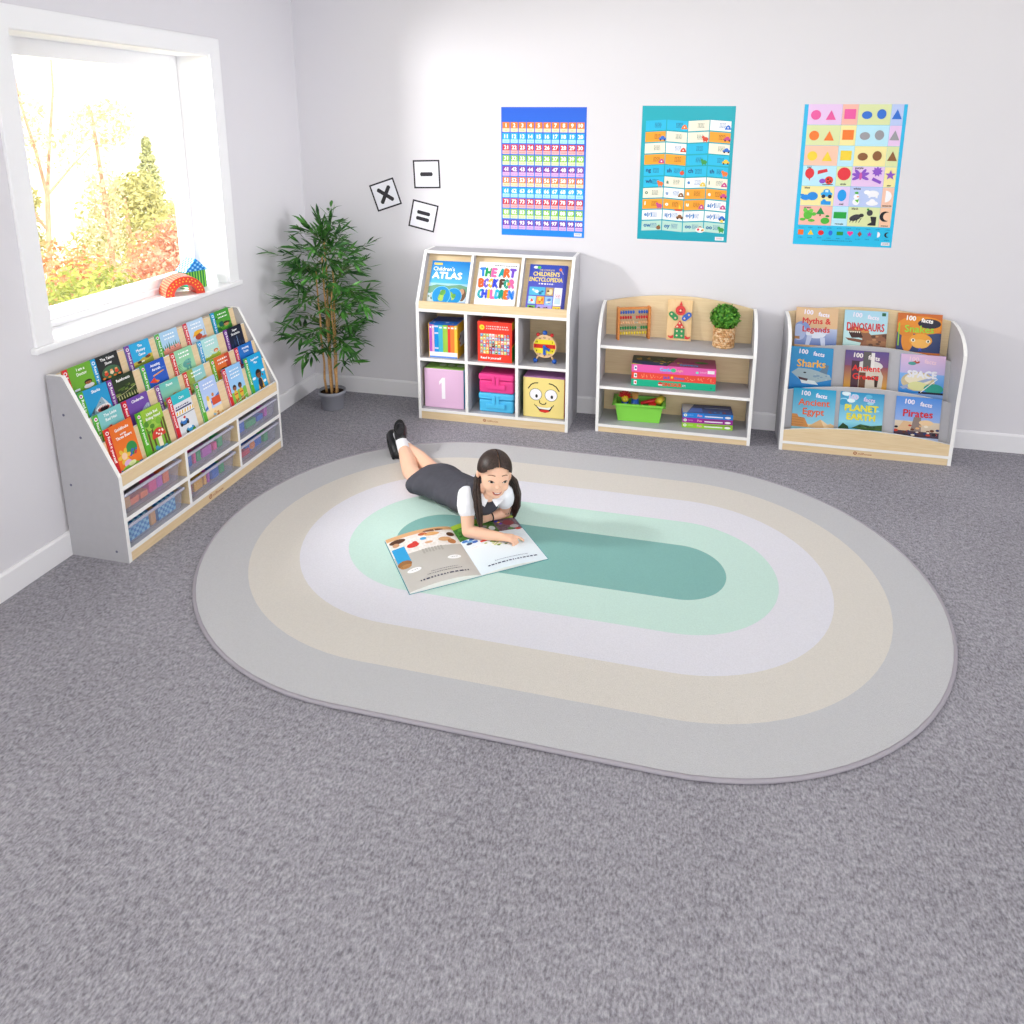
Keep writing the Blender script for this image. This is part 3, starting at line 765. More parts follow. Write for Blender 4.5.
# ---- three large books on the cube bookcase
AD = math.atan2(.172, .307)
def on_display(x, w, h, t, art, label, cover, spine):
    # panel front runs from (y -.276-.014, z .703) upward and back; base just above the shelf
    off = t+.001
    y = -.014-.276-off*math.cos(AD); z = .7035+off*math.sin(AD)
    y += .0005
    book(label, 'large books on the sloping display', w, h, t, (x, y, z), (-AD, 0, 0), art, cover, spine)
def globe(a, x, y, r, seed):
    rnd = random.Random(seed)
    a.ell(x, y, r*1.06, r*1.06, '#7fd0ee', 28); a.ell(x, y, r, r, '#1f8fd0', 28)
    for i in range(7):
        q = rnd.uniform(0, .55)*r; t = rnd.uniform(0, 2*PI)
        a.ell(x+q*math.cos(t), y+q*math.sin(t), r*rnd.uniform(.18, .38), r*rnd.uniform(.14, .3), rnd.choice(['#a5c85a', '#7fb34a', '#d8cf86', '#5fa04a']), 10, rot=rnd.uniform(0, 3))
def art_atlas(a, A):
    a.rect(0, .62, 1, A, '#58b8ec', '#0f7fd2'); a.rect(0, 0, 1, .62, '#dfe6e8', '#9fd0ea')
    a.poly([(0, .35), (0, .52), (.2, .58), (.5, .56), (.8, .6), (1, .55), (1, .3)], '#6fa084'); a.rect(0, 0, .35, .25, '#c9d3d0'); a.blobs(.02, .05, .3, .35, 8, .03, .06, ['#7f9a7a', '#b9c4bc', '#5f7f74'])
    a.ell(.9, .34, .09, .16, '#7a5a48'); a.ell(.88, .42, .06, .08, '#c99a7a'); a.rect(.78, 0, 1, .16, '#9fc0e4')
    globe(a, .68, .3, .2, 3); globe(a, .36, .3, .23, 5)
    a.rect(.06, A-.11, .28, A-.055, '#f2cf5a')
    a.text("Children's", .06, A-.26, .1, '#ffffff', 'L', maxw=.56, bold=.002); a.text('ATLAS', .06, A-.46, .16, '#ffffff', 'L', maxw=.86, bold=.012, sx=1.15)
def art_art(a, A):
    a.scribble(.4, A-.09, .55, .022, '#4a4a52')
    rows = [('THE ART', A-.36, ['#2d7fe0', '#17a05a', '#f06aa8', None, '#0e9a9a', '#f0642c', '#7a4fd0']), ('BOOK FOR', A-.63, ['#f0642c', '#6b55c8', '#f2b52c', '#2a3fd0', None, '#5a3a2a', '#119a82', '#f06aa8']), ('CHILDREN', A-.9, ['#19a7b4', '#3a4fd8', '#f2c52c', '#f06aa8', '#18b4d8', '#11957a', '#f0742c', '#1f7fe8'])]
    for s_, y, cs in rows:
        wid = .86/ (len(s_)-(.55 if ' ' in s_ else 0)); x = .07
        for ch, c in zip(s_, cs):
            if ch == ' ': x += wid*.45; continue
            a.text(ch, x+wid/2, y, .205, c, 'C', maxw=wid*1.02 if ch != 'I' else None, bold=.021, rot=random.uniform(-.08, .08)); x += wid
    a.ell(.3, A-.53, .03, .03, '#ffffff'); a.ell(.8, A-.53, .04, .04, '#f2a03c')
def art_enc(a, A):
    a.rect(0, 0, 1, A, '#6a62c8', '#2a46ae'); a.rect(.93, 0, 1, A, '#3a3f98')
    a.ell(.16, A-.08, .06, .035, '#e8f0e8'); a.ell(.25, A-.08, .05, .04, '#56b848'); a.ell(.82, A-.12, .04, .04, '#d8703c'); a.line([(.84, A-.14), (.9, A-.24)], .02, '#c9b0a0')
    a.text('THE COMPLETE', .46, A-.17, .045, '#f3dc5a', 'C', maxw=.4); a.text("CHILDREN'S", .46, A-.31, .11, '#f3dc5a', 'C', maxw=.7, bold=.004); a.text('ENCYCLOPEDIA', .46, A-.46, .11, '#f3dc5a', 'C', maxw=.88, bold=.004)
    a.scribble(.28, A-.54, .4, .035, '#e8e8f8')
    def pic(x0, y0, x1, y1, c, cs):
        a.rect(x0, y0, x1, y1, c); a.blobs(x0+.06, y0+.05, x1-.06, y1-.05, 5, .02, .05, cs)
    pic(.05, .48, .47, .7, '#4fb0d4', ['#2a6a94', '#a8dcec', '#e4f0f4']); pic(.49, .48, .69, .7, '#b89a6a', ['#6a4a2c', '#e4d0a8'])
    a.rect(.71, .22, .92, .7, '#ecebf6'); a.rect(.74, .26, .89, .42, '#bcd4f0'); a.scribble(.74, .5, .15, .02, '#c26a7a', 3)
    pic(.05, .24, .25, .45, '#9fd4f2', ['#d2523c', '#ffffff']); pic(.27, .24, .47, .45, '#f0a03c', ['#e4602c', '#f6d05a']); pic(.49, .22, .69, .45, '#8fb8e8', ['#e8dfc0', '#5a78b8'])
    pic(.05, .03, .25, .2, '#6fb84a', ['#3a2c1c', '#8fd05a']); pic(.29, .02, .69, .22, '#a89ae0', ['#4a3a34', '#7a5a48', '#d0b8a0']); a.rect(.71, .02, .92, .2, '#f2cf4a'); a.scribble(.74, .14, .15, .02, '#c98a2c', 3)
on_display(.938, .243, .292, .012, art_atlas, 'blue atlas with two globes, left on the sloping display', '#1f86d4', '#1565b0')
on_display(1.236, .249, .298, .014, art_art, 'white book with multicoloured lettering, middle of the sloping display', '#fbfbfb', '#f2f2f2')
on_display(1.553, .226, .297, .018, art_enc, 'violet encyclopedia with a grid of pictures, right on the sloping display', '#4a50b8', '#7a68c8')

# ---- nine fact books in the display case
def facts(bg, bg2, title, tc, pic, th=.13, y0=None, fc='#ece6f4', boldt=.006, lift=.34):
    def art(a, A):
        a.rect(0, 0, 1, A, bg, bg2); with_lift(a, lift, pic, A, .7)
        a.text('100', .3, A-.17, .11, fc, 'C', bold=.006, rot=-.06); a.text('facts', .66, A-.21, .1, fc, 'C', bold=.006, rot=-.1)
        y = (A-.4) if y0 is None else A-y0
        for ln in title:
            a.text(ln, .5, y, th, tc, 'C', maxw=.86, bold=boldt); y -= th+.07
    return art
def f_myth(a, A):
    a.rect(0, 0, 1, .62, '#5a74b4', '#b8c4e0'); a.ell(.16, .55, .2, .3, '#7f95cc'); a.ell(.1, .45, .16, .3, '#aab8dc'); a.ell(.5, .42, .24, .17, '#dfe4f2'); a.ell(.72, .5, .1, .08, '#d3daee'); a.poly([(.6, .3), (.72, .3), (.74, 0), (.64, 0)], '#c9d2ea'); a.poly([(.3, .35), (.42, .35), (.36, 0), (.26, 0)], '#bcc7e4'); a.rect(0, .2, .12, .3, '#b07a4a'); a.blobs(.3, .5, .9, .58, 6, .03, .06, ['#f0f2fa', '#8fa0d0'])
def f_dino(a, A):
    a.poly([(.05, .62), (.22, .78), (.5, .72), (.64, .5), (1, .58), (1, .1), (.4, .1), (.45, .35), (.2, .45), (.3, .55)], '#8a5a40'); a.poly([(.05, .36), (.3, .34), (.5, .3), (.45, .2), (.12, .27)], '#7a4c36'); a.poly([(.1, .6), (.4, .58), (.46, .4), (.2, .36)], '#3a1f1c'); a.ell(.32, .7, .07, .05, '#e0a05a'); a.ell(.5, .62, .1, .06, '#c98a4c')
    for i in range(6): a.poly([(.1+i*.05, .6), (.14+i*.05, .6), (.12+i*.05, .54)], '#f6efe0')
    a.rect(.55, 0, 1, .3, '#6a3f2c', '#a0704a'); a.blobs(.6, .1, 1, .5, 8, .03, .06, ['#b8845a', '#5a3a2a']); a.rect(.86, A-.16, .95, A-.05, '#1f5f3a')
def f_snake(a, A):
    a.rect(0, 0, 1, .7, '#2c3a6a', '#3c4a70'); a.ell(.55, .95, .55, .32, '#e08c2c'); a.ell(.72, 1.02, .26, .17, '#2a2838'); a.ell(.25, .45, .14, .45, '#dc8a30'); a.ell(.2, .75, .2, .2, '#d8842c'); a.ell(.55, .42, .26, .24, '#e9a03a'); a.ell(.55, .3, .2, .16, '#f0b45a'); a.ell(.38, .42, .05, .06, '#f6ead0'); a.ell(.72, .4, .05, .06, '#f6ead0'); a.ell(.38, .42, .02, .04, '#20180c'); a.ell(.72, .4, .02, .04, '#20180c'); a.poly([(.53, .15), (.57, .15), (.59, .02), (.55, .1), (.51, .02)], '#3a4ac8'); a.rect(.03, .2, .06, 1, '#8fbf3a')
def f_shark(a, A):
    a.poly([(.04, .42), (.2, .6), (.5, .58), (.72, .5), (.95, .4), (1, .25), (.6, .08), (.3, .12)], '#9fb4bc'); a.poly([(.7, .5), (.84, .78), (.92, .74), (.88, .42)], '#5f7c94'); a.poly([(.25, .2), (.6, .16), (.7, .02), (.3, .05)], '#dfe8ea'); a.ell(.36, .44, .035, .025, '#101418'); a.poly([(.2, .28), (.45, .22), (.42, .14), (.25, .18)], '#4a3038'); a.blobs(.6, .2, .95, .4, 8, .02, .05, ['#7f9ab0', '#b4c8d0'])
def f_greece(a, A):
    a.rect(0, 0, 1, A*.6, '#d8a03c', '#8a4a5a'); a.poly([(.3, 0), (.88, 0), (.9, .5), (.8, .8), (.55, .9), (.34, .8), (.26, .4)], '#cfc4b4'); a.ell(.58, .85, .3, .18, '#d8d4d0'); a.rect(.42, .7, .6, A-.02, '#5a5654'); a.rect(.6, .75, .68, A-.05, '#e4e0dc'); a.rect(.35, .02, .5, .6, '#6a3f2a'); a.ell(.6, .4, .1, .05, '#3a2418'); a.poly([(.7, .5), (.8, .5), (.78, .1), (.72, .1)], '#3a2418'); a.rect(.16, 0, .34, 1, '#4a2c3a')
def f_space(a, A):
    a.rect(0, 0, 1, .7, '#1f7fd0', '#7fb0e8'); a.ell(.42, .42, .38, .34, '#c9b890'); a.ell(.42, .5, .3, .2, '#e6dcc0'); a.poly([(.02, .2), (.75, .62), (.8, .55), (.1, .12)], '#9aa8c8'); a.ell(.42, .26, .22, .16, '#d8d89a'); a.ell(.78, .2, .22, .17, '#2a9a8a'); a.rect(.45, 0, 1, .07, '#181a30'); a.ell(.35, A-.26, .08, .06, '#b04a3a'); a.ell(.26, A-.32, .09, .06, '#4a9a94'); a.line([(.5, .05), (.85, .55)], .02, '#ecece8')
def f_egypt(a, A):
    a.rect(0, 0, 1, .12, '#e0c8a0'); a.poly([(.0, .0), (.0, .46), (.12, .46), (.16, .36), (.3, .34), (.4, .05), (.4, 0)], '#c98a4c'); a.poly([(.36, .0), (.68, .32), (1, .02), (1, 0)], '#e4c8a0'); a.poly([(.68, .32), (.78, 0), (.36, 0)], '#d4ac7c'); a.poly([(.8, .1), (.92, .2), (1, .14), (1, 0)], '#dcb88c')
    for i in range(4): a.line([(0, .08+i*.09), (.28, .06+i*.09)], .012, '#a0683a')
def f_earth(a, A):
    a.rect(0, .3, 1, A, '#8fd0e8', '#2a8fc0'); a.blobs(.05, .75, .95, A-.05, 16, .06, .13, ['#dff0f6', '#5fb4d8', '#9fd4ea', '#3a9ac8']); a.rect(0, 0, 1, .34, '#3f9fc8', '#8fd4e4'); a.poly([(.0, .1), (.1, .28), (.22, .18), (.25, .05), (0, .02)], '#2c4a2c'); a.poly([(.3, .12), (.5, .28), (.75, .24), (1, .3), (1, .1), (.6, .08)], '#3f5f34'); a.blobs(.4, .12, .95, .25, 9, .03, .05, ['#57743c', '#26402a']); a.poly([(.2, 0), (.5, .1), (.7, .0)], '#dfeef2')
def f_pirate(a, A):
    a.rect(0, .0, 1, .55, '#c9b4a0', '#d8c8b0'); a.poly([(.05, .2), (.2, .55), (.38, .5), (.34, .2)], '#d8b48c'); a.poly([(.36, .2), (.42, .7), (.58, .7), (.6, .2)], '#8a7a74'); a.ell(.7, .52, .16, .1, '#e4c49a'); a.rect(0, 0, 1, .2, '#4a3a48')
    a.blobs(.03, .05, .97, .4, 26, .03, .06, ['#c2402c', '#2c3a6a', '#e8dccc', '#6a3a2a', '#d8a878', '#26242c'])
FB = [
 [(3.083, '#c98f66', '#d9b184', facts('#d8ac80', '#d7b48c', ['Myths &', 'Legends'], '#d2342f', f_myth, .14), 'sandy fact book with a winged white horse, left of the top tier'),
  (3.342, '#a8d4d8', '#bfe0d8', facts('#c8e6d8', '#a4d0e6', ['DINOSAURS'], '#cf2f34', f_dino, .19, .5), 'pale blue fact book with a roaring dinosaur, middle of the top tier'),
  (3.618, '#c9682c', '#c06028', facts('#d07a34', '#c8682c', ['Snakes'], '#9fd03c', f_snake, .17, .46, '#f8f4f0'), 'orange fact book with a coiled snake, right of the top tier')],
 [(3.065, '#1f86cc', '#1f7fc8', facts('#1f7fd0', '#2a94c8', ['Sharks'], '#f4b63a', f_shark, .18, .5), 'blue fact book with a grey shark, left of the middle tier'),
  (3.354, '#8a4a5a', '#6a4a8a', facts('#a85a50', '#5a4a8a', ['Ancient', 'Greece'], '#e0302c', f_greece, .14, .5, '#e8e0dc'), 'dusky purple fact book with a helmeted bust, middle of the middle tier'),
  (3.640, '#3f8fd8', '#d0b0d0', facts('#4f9fe0', '#dcb8d8', ['SPACE'], '#e4e4ec', f_space, .16, .56, '#e8c8d8', .014), 'pink and blue fact book with planets, right of the middle tier')],
 [(3.086, '#2fa4c8', '#1f94c0', facts('#a8d8e4', '#1f9cc8', ['Ancient', 'Egypt'], '#e0663c', f_egypt, .16, .42, lift=.33), 'turquoise fact book with pyramids, left of the bottom tier'),
  (3.334, '#2f8fb8', '#2a8ab4', facts('#2f8fb8', '#2a8ab4', ['PLANET', 'EARTH'], '#e6dc4a', f_earth, .15, .46, '#d8c8e8', .012, .33), 'teal fact book with clouds and sea rocks, middle of the bottom tier'),
  (3.620, '#5f94dc', '#4f8cdc', facts('#c4cfe8', '#4f8cdc', ['Pirates'], '#d02f38', f_pirate, .17, .48, lift=.33), 'blue fact book with a crowded ship deck, right of the bottom tier')]]
LE = [(.155, -.03, .79, -.012), (.15, -.095, .579, .536), (.13, -.188, .356, .33)]
for r, row in enumerate(FB):
    for x, c1, c2, art, lab in row:
        w_, h_, t_ = .225, (.290, .2915, .2940)[r], .006
        if r == 0: sl, yt, zt = .155, -.02, .776
        elif r == 1: sl, yt, zt = .15, -.095-.15*(.536-.563), .563
        else: sl, yt, zt = .13, -.188-.13*(.33-.349), .349
        al = math.atan(sl); zb = zt-h_*math.cos(al); off = t_+.001
        if r: yb = yt-sl*(zt-zb)-off*math.cos(al)
        else: yb = yt-sl*(zt-zb)-off*math.cos(al)
        book(lab, 'fact books in the display case', w_, h_, t_, (x, yb-.014, zb+off*math.sin(al)), (-al, 0, random.uniform(-.008, .008)), art, c1, c1)
# ------------------------------------------------------------------ things in the cube bookcase
XA = V((1, 0, 0)); ZA = V((0, 0, 1)); YA = V((0, 1, 0))
FZ = .3955
# slipcase with a set of books
sc_ = thing('book_slipcase', 'yellow and blue slipcase holding a set of rainbow spined books', 'slipcase', (.957, -.312, FZ), (0, 0, .02))
mb = MB(); w_, d_, h_ = .183, .175, .212
mb.box(0, .003, 0, d_, 0, h_, 0, '#f0b81f'); mb.box(w_-.003, w_, 0, d_, 0, h_, 0, '#efb01a'); mb.box(.003, w_-.003, 0, d_, h_-.003, h_, 0, '#1f6fd0')
mb.box(.003, w_-.003, 0, d_, 0, .003, 0, '#3f7fd8'); mb.box(.003, w_-.003, d_-.003, d_, .003, h_-.003, 0, '#e8b020')
a = Art(mb, (w_, 0, 0), YA, ZA, d_)
a.rect(.28, .35, .9, .85, '#d8d4de'); a.blobs(.15, .3, .35, .8, 6, .04, .07, ['#c23b4a', '#2f5fa0', '#2c8a8a', '#7a3a9a'])
a = Art(mb, (0, 0, h_), XA, YA, w_)
a.rect(.05, .35, .95, .9, '#2a4f9a'); a.blobs(.1, .1, .9, .3, 6, .03, .06, ['#e8b83c', '#dfe8f4', '#3a8ad8'])
mb.build('case', pm, sc_)
for i, (c, wd, nm) in enumerate([('#b65cc0', .018, 'purple'), ('#f2b4cc', .014, 'pink'), ('#1b8fdc', .027, 'blue'), ('#45b4cc', .027, 'turquoise'), ('#9ac84a', .031, 'green'), ('#e8403c', .016, 'red'), ('#f2843a', .026, 'orange'), ('#f2d04a', .017, 'yellow')]):
    x = .0032+sum((.018, .014, .027, .027, .031, .016, .026, .017)[:i])
    o = thing('book', '%s spined book in the slipcase set' % nm, 'book', (.957, -.312, FZ), (0, 0, .02), 'rainbow books in the slipcase')
    mb = MB(); mb.box(x+.0002, x+wd-.0004, .001, .16, .0034, .205, 0, c)
    a = Art(mb, (x+.0002, .001, .0034), XA, ZA, wd)
    A = .2016/wd; a.rect(0, 0, 1, A*.16, '#f4f2f6'); a.rect(0, 0, 1, A*.03, '#6f9ae8')
    if nm == 'blue':
        for q in (.25, .72, .93): a.rect(.05, A*q, .95, A*(q+.05), '#cfd4f0')
    else: a.rect(.2, A*.9, .8, A*.95, '#e8f0ee')
    mb.build('cover', pm, o)
# red boxed set
o = thing('boxed_book_set', 'red box printed with a grid of tiny book covers, middle cube of the middle row', 'box', (1.266, -.31, FZ), (0, 0, -.01))
w_, d_, h_ = .212, .19, .247
mb = MB(); mb.box(0, w_, 0, d_, 0, h_, 0, '#e8402f', sides={'+z': '#b32a26', '+x': '#d8b02a'})
a = Art(mb, (0, 0, 0), XA, ZA, w_); A = h_/w_
a.rect(0, 0, 1, A, '#ee4030'); a.ell(.13, A-.17, .075, .075, '#f0dc3a'); a.text('50', .13, A-.195, .05, '#8a5a1c')
a.scribble(.25, A-.15, .65, .035, '#f8c8c4', 2)
cs = ['#7fc4ec', '#f2b45a', '#5f9ad8', '#8fd08a', '#e86a5a', '#f4f0e8', '#3a4a8a', '#c9e08a', '#f09abc', '#57b8b8', '#2c3a34', '#f2dc6a']
rnd = random.Random(5)
for r in range(6):
    for c in range(10):
        a.k = 9; x = .08+c*.086; y = .23+r*.1; a.rect(x, y, x+.072, y+.088, rnd.choice(cs)); a.k = 10; a.rect(x+.012, y+.01, x+.06, y+.04, rnd.choice(cs)); a.rect(x+.012, y+.055, x+.05, y+.07, '#f6f6f6')
a.k = 12; a.text('Read it yourself', .09, .08, .065, '#ffffff', 'L', maxw=.62, bold=.003)
a = Art(mb, (w_, 0, 0), YA, ZA, d_)
a.rect(0, .02, 1, .5, '#2f8f34'); a.rect(0, .55, 1, 1.05, '#b8242c'); a.rect(0, .5, 1, .56, '#e8c02a')
a = Art(mb, (0, 0, h_), XA, YA, w_); a.text('Read', .5, .05, .05, '#e8e4e4', bold=.003)
mb.build('carton', pm, o)
# wooden teaching clock
ck = thing('toy_clock', 'round wooden teaching clock with blue ball feet', 'toy clock', (1.665, -.255, FZ))
beech = wood('beech', '#e2b98a', '#eccaa0', (8, 8, 8)); blue = mat('blue_paint', '#1f5fc0', .35, .5); red = mat('red_paint', '#d42a2a', .35, .5); yel = mat('yellow_paint', '#ecd23a', .35, .5); grn = mat('green_paint', '#1f8a4a', .35, .5)
MY = Matrix.Rotation(PI/2, 4, 'X')
mb = MB(); mb.lathe([(0, -.011), (.069, -.011), (.072, -.008), (.072, .008), (.069, .011), (0, .011)], 36, 0, M=Matrix.Translation((0, 0, .105)) @ MY)
mb.build('body', beech, ck)
mb = MB(); a = Art(mb, (-.07, -.0112, .035), XA, ZA, .14)
def chord(y0, y1, c, r=.47):
    pts = []
    for i in range(9):
        y = y0+(y1-y0)*i/8; pts.append((.5+math.sqrt(max(0, r*r-(y-.5)**2)), y))
    pts += [(1-x, y) for x, y in reversed(pts)]
    a.poly(pts, c)
chord(.2, .8, '#f2e03a'); chord(.42, .6, '#d8352c')
for i in range(12):
    t = PI/2-(i+1)*PI/6; a.text(str(i+1), .5+.39*math.cos(t), .47+.39*math.sin(t), .07, '#5a2c1a', bold=.003)
mb.build('dial', pm, ck)
mb = MB(); mb.box(-.008, .008, -.0165, -.0125, .055, .108); mb.build('hand', blue, ck)
mb = MB(); mb.prism([(-.004, .112), (.036, .092), (.03, .078), (-.006, .098)], 'y', -.0205, -.017); mb.ell((0, -.019, .106), (.01, .004, .01)); mb.build('hand', blue, ck)
for s_ in (-1, 1):
    MB().ell((s_*.058, 0, .014), .0145).build('foot', blue, ck, True); MB().tube([(s_*.052, 0, .02), (s_*.036, 0, .052)], .006).build('leg', beech, ck, True)
    MB().ell((s_*.042, 0, .174), .011).build('bell', red, ck, True)
MB().ell((0, 0, .186), .0145).build('bell', blue, ck, True)
# number cube and face cube, carry cases
def foam_cube(name, label, loc, s_, faces, art, bev=.006, rz=0):
    o = thing(name, label, 'cube', loc, (0, 0, rz))
    mb = MB(); mb.box(0, s_, 0, s_, 0, s_, 0, faces['-y'], sides=faces); ob = mb.build('body', pm, o, bevel=bev)
    mb = MB(); art(Art(mb, (0, 0, 0), XA, ZA, s_)); mb.build('print', pm, o)
    return o
def art_one(a): a.poly([(.44, .24), (.53, .24), (.53, .78), (.46, .78), (.38, .68), (.38, .59), (.44, .65)], '#f8f4fa')
o = foam_cube('number_cube', 'pale pink cube with a white number 1 in the bottom left cubby', (.919, -.308, .0685), .255, {'-y': '#e8bfe0', '+z': '#9fcf6a', '+x': '#2f9fcf', '-x': '#f0c04a', '+y': '#dd5a5a', '-z': '#e8bfe0'}, art_one)
mb = MB(); a = Art(mb, (0, 0, .255), XA, YA, .255)
for x in (.38, .6, .82): a.ell(x, .3, .09, .09, '#e8f2d8')
mb.build('print', pm, o)
def art_face(a):
    for x, y in ((.31, .58), (.68, .58)):
        a.ell(x, y, .152, .15, '#1c1814', 24); a.ell(x, y, .142, .14, '#f4f2f6', 24); a.ell(x+.02, y-.04, .03, .045, '#1c1814', 12)
    a.line([(.13, .72), (.2, .82), (.28, .86), (.36, .87)], .026, '#2a1c14'); a.line([(.63, .87), (.72, .85), (.8, .8), (.87, .7)], .026, '#2a1c14')
    a.line([(.4, .43), (.41, .37), (.47, .34), (.54, .35), (.56, .39)], .022, '#2a1c14')
    a.poly([(.31, .29), (.45, .25), (.58, .25), (.73, .31), (.66, .18), (.54, .13), (.42, .16)], '#1c1410'); a.poly([(.34, .285), (.45, .262), (.58, .262), (.69, .29), (.64, .215), (.4, .225)], '#f6f4f0'); a.ell(.52, .175, .12, .035, '#d8322c')
    a.line([(.28, .33), (.31, .29), (.33, .3)], .015, '#2a1c14'); a.line([(.71, .3), (.73, .31), (.745, .34)], .015, '#2a1c14')
foam_cube('face_cube', 'pale yellow cube with a smiling cartoon face in the bottom right cubby', (1.546, -.312, .0685), .252, {'-y': '#f0dc8a', '+z': '#c88ac8', '+x': '#d8442c', '-x': '#7ab84a', '+y': '#4a9ad8', '-z': '#f0dc8a'}, art_face)
def carry_case(label, loc, c, dark):
    t = thing('carry_case', label, 'case', loc, group='plastic carry cases')
    w_, d_, h_ = .224, .2, .122
    m = mat('case_'+c[1:], c, .35, .5)
    MB().box(.004, w_-.004, .004, d_-.004, 0, .082).build('base', m, t, bevel=.012, seg=3)
    MB().box(0, w_, 0, d_, .083, h_).build('lid', m, t, bevel=.012, seg=3)
    mb = MB(); mb.box(.05, .17, -.006, .006, .028, .058); mb.build('handle', m, t, bevel=.004)
    for x in (.088, .112): MB().box(x, x+.02, -.007, .004, .05, .112).build('latch', m, t, bevel=.003)
    mb = MB(); mb.box(.008, w_-.008, -.003, .01, .088, .096); mb.build('rim', m, t, bevel=.002)
carry_case('bright blue plastic case with a handle, under the pink one', (1.264, -.305, .0685), '#4fbfee', 0)
carry_case('pink plastic case with a handle, stacked on the blue one', (1.264, -.303, .191), '#ee4392', 0)

# ------------------------------------------------------------------ things on the arched bookcase
TZ = .5355
ab = thing('abacus', 'small wooden abacus with five rows of coloured beads', 'abacus', (2.08, -.128, TZ), (0, 0, .38))
frm = wood('orange_wood', '#c8793c', '#d9904e', (8, 8, 20))
LW = .188
for x in (0, LW): MB().box(x-.007, x+.007, -.019, .019, 0, .198).build('post', frm, ab, bevel=.003)
MB().box(-.004, LW+.004, -.007, .007, .183, .195).build('top_bar', frm, ab, bevel=.002)
rodm = mat('steel_rod', '#c9c4bc', .3, .5); natur = mat('natural_bead', '#e8b88a', .4, .4)
for r, (z, mm, nl) in enumerate([(.165, blue, 6), (.133, red, 5), (.101, natur, 6), (.069, grn, 7), (.037, yel, 4)]):
    MB().tube([(0, 0, z), (LW, 0, z)], .0018, 6).build('rod', rodm, ab, True)
    for i in range(10):
        x = .016+i*.0152 if i < nl else LW-.014-(9-i)*.0152
        if r == 4: x = .018+i*.0168
        MB().ell((0, 0, 0), (.0068, .0105, .0105), 10, 6).build('bead', mm, ab, True, loc=(x, 0, z))
# peg puzzle board
cb = thing('peg_puzzle_board', 'wooden board with a clown figure of coloured pegged shapes', 'puzzle', (2.362, -.068, TZ), (-.12, 0, 0))
pale = wood('pale_ply', '#e2bd88', '#ecca9a', (10, 3, 3))
MB().box(0, .143, 0, .012, .001, .243).build('board', pale, cb, bevel=.002)
pegm = mat('peg_wood', '#f0d0b0', .5)
def piece(nm, pts, m, pegs):
    mb = MB(); mb.prism(pts, 'y', -.009, -.0002); ob = mb.build(nm, m, cb, bevel=.001)
    for x, z in pegs: MB().ell((x, -.01, z), (.006, .006, .006), 10, 6).build('peg', pegm, ob, True)
def circ(cx, cz, r, n=20): return [(cx+r*math.cos(2*PI*i/n), cz+r*math.sin(2*PI*i/n)) for i in range(n)]
def caps(x0, z0, x1, z1, r, n=8):
    t = math.atan2(z1-z0, x1-x0); p = []
    for i in range(n+1): p.append((x1+r*math.cos(t-PI/2+PI*i/n), z1+r*math.sin(t-PI/2+PI*i/n)))
    for i in range(n+1): p.append((x0+r*math.cos(t+PI/2+PI*i/n), z0+r*math.sin(t+PI/2+PI*i/n)))
    return p
piece('shape', circ(.075, .182, .029), red, [(.075, .182)]); piece('shape', [(.066, .2125), (.086, .2125), (.08, .226), (.076, .238), (.072, .226)], red, [])
piece('shape', caps(.024, .158, .047, .136, .016), grn, [(.024, .158), (.047, .136)]); piece('shape', caps(.124, .158, .1, .136, .016), blue, [(.124, .158), (.1, .136)])
piece('shape', [(.044, .078), (.104, .078), (.074, .123)], red, [(.06, .086), (.088, .086), (.074, .106)])
piece('shape', [(.044, .016), (.104, .016), (.104, .074), (.044, .074)], grn, [(.06, .032), (.088, .032), (.06, .059), (.088, .059)])
piece('shape', [(.008, .03), (.022, .024), (.04, .034), (.04, .016), (.026, .012), (.012, .02)], red, []); piece('shape', [(.14, .03), (.126, .024), (.108, .034), (.108, .016), (.122, .012), (.136, .02)], red, [])
mb = MB(); a = Art(mb, (.046, -.0092, .153), XA, ZA, .058)
a.ell(.36, .6, .05, .05, '#2c1010', 8); a.ell(.64, .6, .05, .05, '#2c1010', 8); a.line([(.3, .34), (.5, .26), (.7, .34)], .05, '#2c1010'); mb.build('print', pm, cb)
# ball plant in woven pot
pp = thing('potted_plant', 'small round green plant in a woven straw pot', 'plant', (2.69, -.114, TZ))
straw = bpy.data.materials.new('woven_straw'); straw.use_nodes = True
nt = straw.node_tree; b = nt.nodes['Principled BSDF']; b.inputs['Roughness'].default_value = .8
mb = MB(); n = 26; rows = 9; rb = .0
vs = []; fs = []; cols = []
R0 = .058; HH = .118
rnd = random.Random(3)
for r in range(rows):
    for k in range(n):
        a0 = 2*PI*(k+(r % 2)*.5)/n; z = (r+.5)*HH/rows
        c = rnd.choice(['#d8a878', '#e4bc90', '#c08c5c', '#caa070', '#e8c8a0'])
        q = Matrix.Translation((R0*math.cos(a0), R0*math.sin(a0), z)) @ Matrix.Rotation(a0, 4, 'Z') @ Matrix.Rotation(.5 if k % 2 else -.5, 4, 'X')
        mb.ell((0, 0, 0), (.005, .0105, .0075), 6, 4, col=c, M=q)
mb.lathe([(0, .002), (R0-.003, .002), (R0-.003, HH-.006), (0, HH-.006)], 24, 0, '#8a6038')
mb.build('woven_pot', print_mat('straw_print', .8, .2), pp, True)
mb = MB(); leafmesh(mb, (0, 0, .175), (.084, .084, .075), 1500, .0125, 9, .62)
mb.build('foliage', leaf_mat('box_leaves', '#1f6a1c', '#6fae3a', 60, .5), pp)
